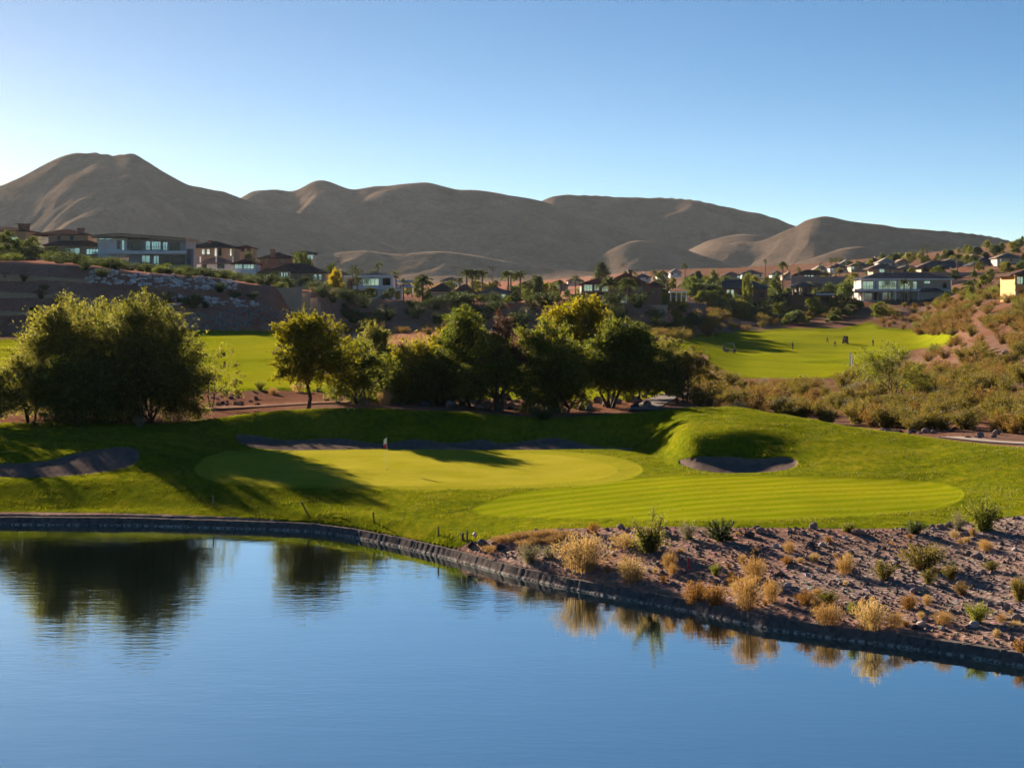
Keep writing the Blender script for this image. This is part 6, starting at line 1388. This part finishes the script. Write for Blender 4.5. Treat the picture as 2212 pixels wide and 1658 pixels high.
def golf_cart(px, py, rot, label, lo, hi):
    l = on(px, py, lo, hi); e = empty('golf_cart', l, math.radians(rot)); tag(e, label, 'golf cart')
    m = MB(); m.bevbox(-0.58, 0.58, -1.15, 1.05, 0.26, 0.42, 0.05); m.bevbox(-0.56, 0.56, -1.25, -0.72, 0.40, 0.88, 0.10); m.bevbox(-0.56, 0.56, 0.10, 0.62, 0.40, 0.72, 0.05); m.bevbox(-0.57, 0.57, 0.60, 1.2, 0.40, 0.86, 0.10); m.build('body', M['cart_body'], e)
    m = MB(); m.bevbox(-0.54, 0.54, 0.06, 0.60, 0.72, 0.84, 0.05); m.build('seat', M['seat'], e); m = MB(); m.bevbox(-0.54, 0.54, 0.58, 0.70, 0.92, 1.28, 0.05); m.build('backrest', M['seat'], e)
    m = MB()
    m.loft([[(x, y, z) for x, y in ((-0.58,-0.85),(0.58,-0.85),(0.62,-0.6),(0.62,0.95),(0.58,1.1),(-0.58,1.1),(-0.62,0.95),(-0.62,-0.6))] for z in (1.84, 1.89)] + [[(x*0.9, y*0.92, 1.93) for x, y in ((-0.58,-0.85),(0.58,-0.85),(0.62,-0.6),(0.62,0.95),(0.58,1.1),(-0.58,1.1),(-0.62,0.95),(-0.62,-0.6))]]); m.build('roof', M['cart_body'], e)
    for sx in (-0.54, 0.54):
        for pts in (((sx, -0.98, 0.86), (sx, -0.72, 1.85)), ((sx, 0.98, 0.84), (sx, 0.86, 1.85))):
            m = MB(); m.tube(pts, 0.022, 6); m.build('post', M['frame_dark'], e)
        for sy in (-0.85, 0.78):
            m = MB(); m.disc((sx*0.98, sy, 0.23), (1, 0, 0), 0.23, 0.2, 16); w = m.build('wheel', M['rubber'], e); m = MB(); m.disc((sx*1.04, sy, 0.23), (1, 0, 0), 0.12, 0.16, 12); m.build('rim', M['metal'], w)
    m = MB(); m.add([(-0.52,-0.97,0.9),(0.52,-0.97,0.9),(0.52,-0.73,1.8),(-0.52,-0.73,1.8),(-0.52,-0.955,0.9),(0.52,-0.955,0.9),(0.52,-0.715,1.8),(-0.52,-0.715,1.8)], [(0,1,2,3),(7,6,5,4),(0,4,5,1),(1,5,6,2),(2,6,7,3),(3,7,4,0)]); m.build('windscreen', M['glass_dark'], e)
    m = MB(); m.tube([(-0.25,-0.66,0.82),(-0.25,-0.4,1.02)], 0.02, 6)
    ring = [(-0.25 + math.cos(a)*0.17, -0.38 + math.sin(a)*0.07, 1.03 + math.sin(a)*0.15) for a in np.linspace(0, 6.283, 15)]; m.tube(ring, 0.016, 5); m.build('steering_wheel', M['rubber'], e)
    for q, mt in ((-0.26, 'shirt_red'), (0.26, 'shirt_blue')):
        b = MB(); b.tube([(q,1.28,0.45),(q,1.30,0.9),(q,1.36,1.3)], [0.15, 0.16, 0.14], 10); g = b.build('bag', M[mt], e); c = MB()
        for z in range(5): a = z*1.25; c.tube([(q + 0.05*math.cos(a), 1.36 + 0.05*math.sin(a), 1.28), (q + 0.09*math.cos(a), 1.40 + 0.08*math.sin(a), 1.52)], [0.012, 0.03], 5)
        c.build('clubs', M['metal'], g)
    return e
golf_cart(1577, 762, 75, 'dark golf cart parked alone at the left of the right fairway', 300, 560)
golf_cart(1826, 742, 160, 'dark golf cart seen from behind next to the golfers', 350, 580)

# ------------------------------------------------------------------ cart path
def ribbon(name, pts, wid, mat, label, dz=0.05, kerb=False, cat='path'):
    """pts: (photo column, distance); a strip draped over the ground"""
    P = np.array([[wx(px, Y), Y] for px, Y in pts]); s = np.r_[0, np.cumsum(np.linalg.norm(np.diff(P, axis=0), axis=1))]
    u = np.arange(0, s[-1], 0.7); C = np.stack([np.interp(u, s, P[:,0]), np.interp(u, s, P[:,1])], 1)
    for _ in range(6): C[1:-1] = (C[:-2] + C[2:] + 2*C[1:-1]) / 4
    T = np.gradient(C, axis=0); T /= np.linalg.norm(T, axis=1)[:, None]; N = np.stack([-T[:,1], T[:,0]], 1)
    rows = []
    for o in np.linspace(-wid/2, wid/2, 7):
        q = C + N*o; rows.append(np.stack([q[:,0], q[:,1], gz(q[:,0], q[:,1]) + dz], 1))
    zc = np.max([r[:, 2] for r in rows], 0)
    for r in rows: r[:, 2] = zc*0.7 + r[:, 2]*0.3 + 0.03
    n = len(C); V = np.concatenate(rows + [rows[0] - [0, 0, 0.4], rows[-1] - [0, 0, 0.4]]); Q = []
    for a, b in [(k, k+1) for k in range(6)] + [(7, 0), (6, 8)]:
        i = np.arange(n-1); Q.append(np.stack([a*n+i, a*n+i+1, b*n+i+1, b*n+i], 1))
    return link(name, np_mesh(name, V, np.concatenate(Q), False), M[mat])
tag(ribbon('cart_path', [(1385, 181.5), (1400, 185), (1418, 190), (1440, 198), (1475, 207), (1520, 214), (1600, 222), (1720, 226)], 2.6, 'concrete', ''), 'grey concrete cart path bending into the grove', 'path', None, 'structure')
tag(ribbon('cart_path', [(2050, 151), (2118, 148), (2160, 147), (2212, 146), (2320, 144)], 2.0, 'kerb', '', 0.06), 'pale cart path edge along the mound at the right', 'path', None, 'structure')
tag(ribbon('dirt_track', [(-60, 190), (150, 186), (330, 182), (470, 183.5), (560, 186), (680, 187.5), (760, 187)], 3.0, 'dirt', '', 0.04), 'reddish brown dirt track below the left fairway', 'path', None, 'structure')

# ------------------------------------------------------------------ rocks
def rock_mesh(seed):
    r = RNG(seed); t = (1 + 5**0.5)/2
    b = np.array([(-1,t,0),(1,t,0),(-1,-t,0),(1,-t,0),(0,-1,t),(0,1,t),(0,-1,-t),(0,1,-t),(t,0,-1),(t,0,1),(-t,0,-1),(-t,0,1)], float); b /= np.linalg.norm(b[0])
    f = [(0,11,5),(0,5,1),(0,1,7),(0,7,10),(0,10,11),(1,5,9),(5,11,4),(11,10,2),(10,7,6),(7,1,8),(3,9,4),(3,4,2),(3,2,6),(3,6,8),(3,8,9),(4,9,5),(2,4,11),(6,2,10),(8,6,7),(9,8,1)]
    V = [tuple(p) for p in b]; cache = {}
    def mid(i, j):
        k = (min(i, j), max(i, j))
        if k not in cache:
            m_ = np.array(V[i]) + np.array(V[j]); m_ /= np.linalg.norm(m_); V.append(tuple(m_)); cache[k] = len(V) - 1
        return cache[k]
    F2 = []
    for a, b_, c in f:
        x, y, z = mid(a, b_), mid(b_, c), mid(c, a); F2 += [(a, x, z), (b_, y, x), (c, z, y), (x, y, z)]
    V = np.array(V)
    for _ in range(7):                                               # chop facets
        n = r.normal(size=3); n /= np.linalg.norm(n); d = r.uniform(0.55, 0.9); q = V @ n - d
        V = V - np.outer(np.clip(q, 0, None), n)
    V *= (1 + r.normal(0, 0.05, (len(V), 1))); V *= np.array([1, r.uniform(0.65, 1), r.uniform(0.5, 0.8)])
    return np_mesh('rock', V*0.5, np.array(F2))
RK = {k: [rock_mesh(40 + i + 10*j) for i in range(5)] for j, k in enumerate(('rock', 'rock_pale', 'rock_dark'))}
for k in RK:
    for me in RK[k]: me.materials.append(M[k])
_rc = [0]
def rock(kind, loc, w, label, group=None, name='rock', hz=1.0):
    _rc[0] += 1; r = RNG(8000 + _rc[0]); o = link(name, RK[kind][_rc[0] % 5], None, None, (loc[0], loc[1], loc[2] + 0.12*w*hz))
    o.rotation_euler = (r.uniform(-0.3, 0.3), r.uniform(-0.3, 0.3), r.uniform(0, 6.28)); o.scale = (w, w, w*hz)
    return tag(o, label, 'rock', group)
for kk, px, py, wpx, hz, lb in [
 ('rock_pale',1894,1313,22,1.2,'white rock behind the big golden bush'),('rock_pale',2103,1354,32,0.9,'large white rock under the round green bush'),('rock_pale',1990,1352,24,1.0,'flat pale slab rock right of the golden grass'),
 ('rock_dark',1978,1358,22,1.0,'dark rock touching the pale slab rock'),('rock',2172,1318,22,1.1,'grey pointed rock at the right above the edging'),('rock',2196,1340,26,1.0,'grey boulder near the right picture edge'),
 ('rock',2110,1205,26,1.2,'large grey boulder of the pair on the right slope'),('rock',2092,1198,20,1.0,'smaller dark boulder of the pair on the right slope'),('rock',1862,1156,38,0.7,'wide flat grey boulder on the lawn edge'),
 ('rock',1756,1142,22,1.1,'dark pointed boulder on the lawn edge'),('rock',2014,1140,14,1.2,'first of three boulders in a row on the lawn edge'),('rock',2031,1139,20,1.1,'middle of three boulders in a row on the lawn edge'),('rock',2052,1138,22,1.2,'last of three boulders in a row on the lawn edge'),
 ('rock',2085,1160,26,1.1,'square grey boulder under the tall airy bush'),('rock_dark',1752,1186,30,1.0,'dark boulder on the upper middle bank'),('rock_pale',1776,1180,16,0.9,'pale rock beside the dark boulder on the upper middle bank'),
 ('rock_dark',1818,1230,30,1.1,'dark jagged boulder on the middle of the bank'),('rock_pale',1768,1234,18,0.8,'pale flat rock left of the dark jagged boulder'),('rock_pale',1744,1244,16,0.9,'white rock left of the pale flat rock'),
 ('rock_dark',1908,1188,16,1.0,'dark small boulder above the cluster of four bushes'),('rock',1926,1254,16,1.1,'brown rock at the foot of the leftmost clustered bush'),('rock_dark',1872,1264,16,0.8,'small black rock on the open stony ground'),
 ('rock',2075,1265,22,1.1,'grey rock right below the cluster of four bushes'),('rock',2062,1288,18,1.0,'grey round rock above the round green bush'),('rock_dark',1620,1160,24,1.0,'dark boulder right of the spiky shrub'),
 ('rock',1642,1152,24,1.0,'grey boulder on the lawn edge right of the spiky shrub'),('rock',1438,1160,26,1.1,'grey boulder just right of the upright shrub'),('rock',1340,1142,20,1.0,'dark rock on the lawn edge left of the upright shrub'),
 ('rock',1042,1178,26,1.0,'brown boulder at the corner of the lawn tip'),('rock_dark',1016,1182,20,1.0,'dark boulder beside the corner boulder of the lawn tip'),('rock_dark',1082,1186,20,0.9,'dark rock on the tan earth patch'),
 ('rock_dark',1686,1246,20,1.1,'black rock among the orange grass'),('rock',1566,1262,18,1.0,'grey rock behind the orange bushes'),('rock_pale',1432,1188,14,1.2,'small white rock under the upright shrub'),
 ('rock',2204,888,30,1.2,'big brown boulder in the brush at the right picture edge'),('rock',2160,872,20,1.1,'boulder half hidden in the brush at the right')]:
    l = on(px, py); rock(kk, l, wpx*l[1]/F*1.1, lb, None, 'boulder' if wpx > 21 else 'rock', hz)
r_ = RNG(91); n_ = 0
while n_ < 190:                                                       # loose stones one can still count
    px = r_.uniform(1020, 2240); py = r_.uniform(1140, 1400)
    Y = find_Y(px, py); 
    if poly_sd(np.array([px]), np.array([py]), GRAVEL)[0] < 3 or Y < shore_Y(px) + 1.0: continue
    rock(['rock', 'rock', 'rock', 'rock_pale'][int(r_.integers(0, 4))], at(px, Y), float(r_.uniform(0.14, 0.42)*(0.7 + r_.random()**3)), 'small loose stone lying on the gravel bank', 'loose stones on the gravel bank'); n_ += 1
def rock_bank(n, px0, px1, Y0, Y1, s0, s1, label, group, seed):
    r = RNG(seed)
    for _ in range(n):
        px = r.uniform(px0, px1); Y = r.uniform(Y0, Y1); rock(['rock', 'rock_dark', 'rock'][int(r.integers(0, 3))], at(px, Y), r.uniform(s0, s1), label, group, 'boulder', r.uniform(0.8, 1.2))
rock_bank(90, 690, 1420, 184, 203, 0.5, 1.5, 'brown boulder on the shady rock bank under the grove', 'boulders under the grove', 51)
rock_bank(40, 350, 560, 186, 202, 0.35, 0.9, 'small boulder on the brown bank right of the biggest olive tree', 'boulders left of the leaning trunk', 52)
rock_bank(26, 0, 330, 170, 186, 0.3, 0.8, 'small boulder under the olive trees at the left', 'boulders under the left trees', 53)
rock_bank(36, 1900, 2230, 150, 172, 0.3, 0.9, 'rock along the foot of the brush at the right', 'rocks at the foot of the brush', 54)
rock_bank(30, 1960, 2240, 210, 330, 0.6, 1.8, 'rock between the brush on the right hillside', 'rocks on the right hillside', 55)

def gravel():
    r = RNG(61); n = 4500; px = r.uniform(1010, 2330, n*2); Y = r.uniform(76, 110, n*2)
    row = HY + F*(H - gz(wx(px, Y), Y))/Y
    ok = (poly_sd(px, row, GRAVEL) > 0) & (Y > shore_Y(px) + 0.9); px, Y = px[ok][:n], Y[ok][:n]; n = len(px)
    X = wx(px, Y); Z = gz(X, Y); s = r.uniform(0.03, 0.10, n)*(0.8 + 1.2*r.random(n)**4)
    b = np.array([(1,0,0),(-0.9,0.2,0),(0,1,0.1),(0.1,-0.9,0),(0,0.1,0.75),(0,0,-0.6)])
    a = r.uniform(0, 6.28, n); R_ = np.stack([np.stack([np.cos(a), -np.sin(a)], 1), np.stack([np.sin(a), np.cos(a)], 1)], 1)
    q = np.repeat(b[None], n, 0)*r.uniform(0.7, 1.3, (n, 6, 1)); q[:, :, :2] = np.einsum('nij,nkj->nki', R_, q[:, :, :2])
    V = (q*s[:, None, None] + np.stack([X, Y, Z + s*0.25], 1)[:, None, :]).reshape(-1, 3)
    fs = np.array([(0,2,4),(2,1,4),(1,3,4),(3,0,4),(2,0,5),(1,2,5),(3,1,5),(0,3,5)]); Q = (fs[None] + 6*np.arange(n)[:, None, None]).reshape(-1, 3)
    tag(link('gravel', np_mesh('gravel', V, Q), M['rock']), 'loose gravel strewn over the stony bank', 'gravel', None, 'stuff')
gravel()
# tan tufts of dead lawn on the earth patch
r_ = RNG(95)
for i, (px, py) in enumerate([(1100,1166),(1122,1162),(1150,1158),(1172,1160),(1190,1154),(1210,1166),(1160,1172),(1080,1172),(1138,1180),(1196,1172),(1060,1190),(1230,1158)]):
    l = on(px, py); shrub('dry', l, 0.34, 1.5, 'tan dead grass cushion on the earth patch left of the upright shrub', 'dead grass cushions on the earth patch', 'grass', 'dry_grass_tuft')
for i in range(70):
    px = r_.uniform(1180, 2220); py = r_.uniform(1150, 1385); Y = find_Y(px, py)
    if poly_sd(np.array([px]), np.array([py]), GRAVEL)[0] < 3 or Y < shore_Y(px) + 1.0: continue
    h = r_.uniform(0.18, 0.5); shrub(['dry', 'pale', 'dry', 'orange'][int(r_.integers(0, 4))], at(px, Y), h, h*r_.uniform(1.0, 1.8), 'small dry grass tuft between the stones of the gravel bank', 'dry grass tufts between the stones', 'grass', 'dry_grass_tuft')

# ------------------------------------------------------------------ rough turf blades
def turf(name, n, box, label, seed, h0, h1, wd, cond):
    r = RNG(seed); px = r.uniform(box[0], box[1], n); Y = box[2] + (box[3]-box[2])*r.random(n)
    gi = np.clip(np.round(np.interp(px, GPX, np.arange(len(GPX)))), 0, len(GPX)-1).astype(int); gj = np.clip(np.round(np.interp(Y, GY, np.arange(len(GY)))), 0, len(GY)-1).astype(int)
    gr, sa, fa, gn_, fg = [m_[gj, gi] for m_ in MASKS[:5]]
    ok = cond(gr, sa, fa, gn_, fg) ; px, Y = px[ok], Y[ok]; n = len(px)
    X = wx(px, Y); Z = gz(X, Y); cl = 0.25 + 1.7*np.clip(fbm(X*0.55, Y*0.8, 3, 3)*1.5 + 0.4, 0, 1)**1.6
    h = r.uniform(h0, h1, n)*cl; a = r.uniform(0, 6.28, n); ln = r.uniform(0, 0.7, n)*h
    d = np.stack([np.cos(a), np.sin(a)], 1); a2 = r.uniform(0, 6.28, n); t_ = np.stack([np.cos(a2), np.sin(a2)], 1)*ln[:, None]
    w = wd*r.uniform(0.7, 1.4, n)[:, None]
    B = np.stack([X, Y], 1)
    V = np.stack([np.c_[B - d*w/2, Z - 0.01], np.c_[B + d*w/2, Z - 0.01], np.c_[B + t_, Z + h]], 1).reshape(-1, 3)
    tag(link(name, np_mesh(name, V, np.arange(3*n).reshape(n, 3)), M['blade']), label, 'grass', None, 'stuff')
turf('grass', 480000, (-40, 2260, 105, 181), 'rough grass blades on the lawn banks and mounds', 71, 0.03, 0.085, 0.04, lambda gr, sa, fa, gn_, fg: (gr > 1.0) & (sa < -1.2) & (fa < -0.5) & (fg < 0))
turf('grass', 70000, (380, 2120, 104, 168), 'short mown turf of the approach and fringe', 72, 0.015, 0.03, 0.05, lambda gr, sa, fa, gn_, fg: (gr > 1.0) & (sa < -1.2) & ((fa > -0.5) | (fg > 0)) & (gn_ < -0.5))

# ------------------------------------------------------------------ haze over the valley
def haze():
    m = MB(); m.box(-2600, 2600, -190, 5200, -3.5, 420); o = m.build('haze', None)
    t = NT('haze'); v = t.n('ShaderNodeVolumePrincipled'); v.inputs['Color'].default_value = (0.80, 0.88, 1.0, 1); v.inputs['Density'].default_value = 0.0000078; v.inputs['Anisotropy'].default_value = 0.4
    t.l(v.outputs[0], t.out.inputs['Volume'])
    o.data.materials.append(t.mat); tag(o, 'thin pale haze filling the valley', 'haze', None, 'stuff')
haze()
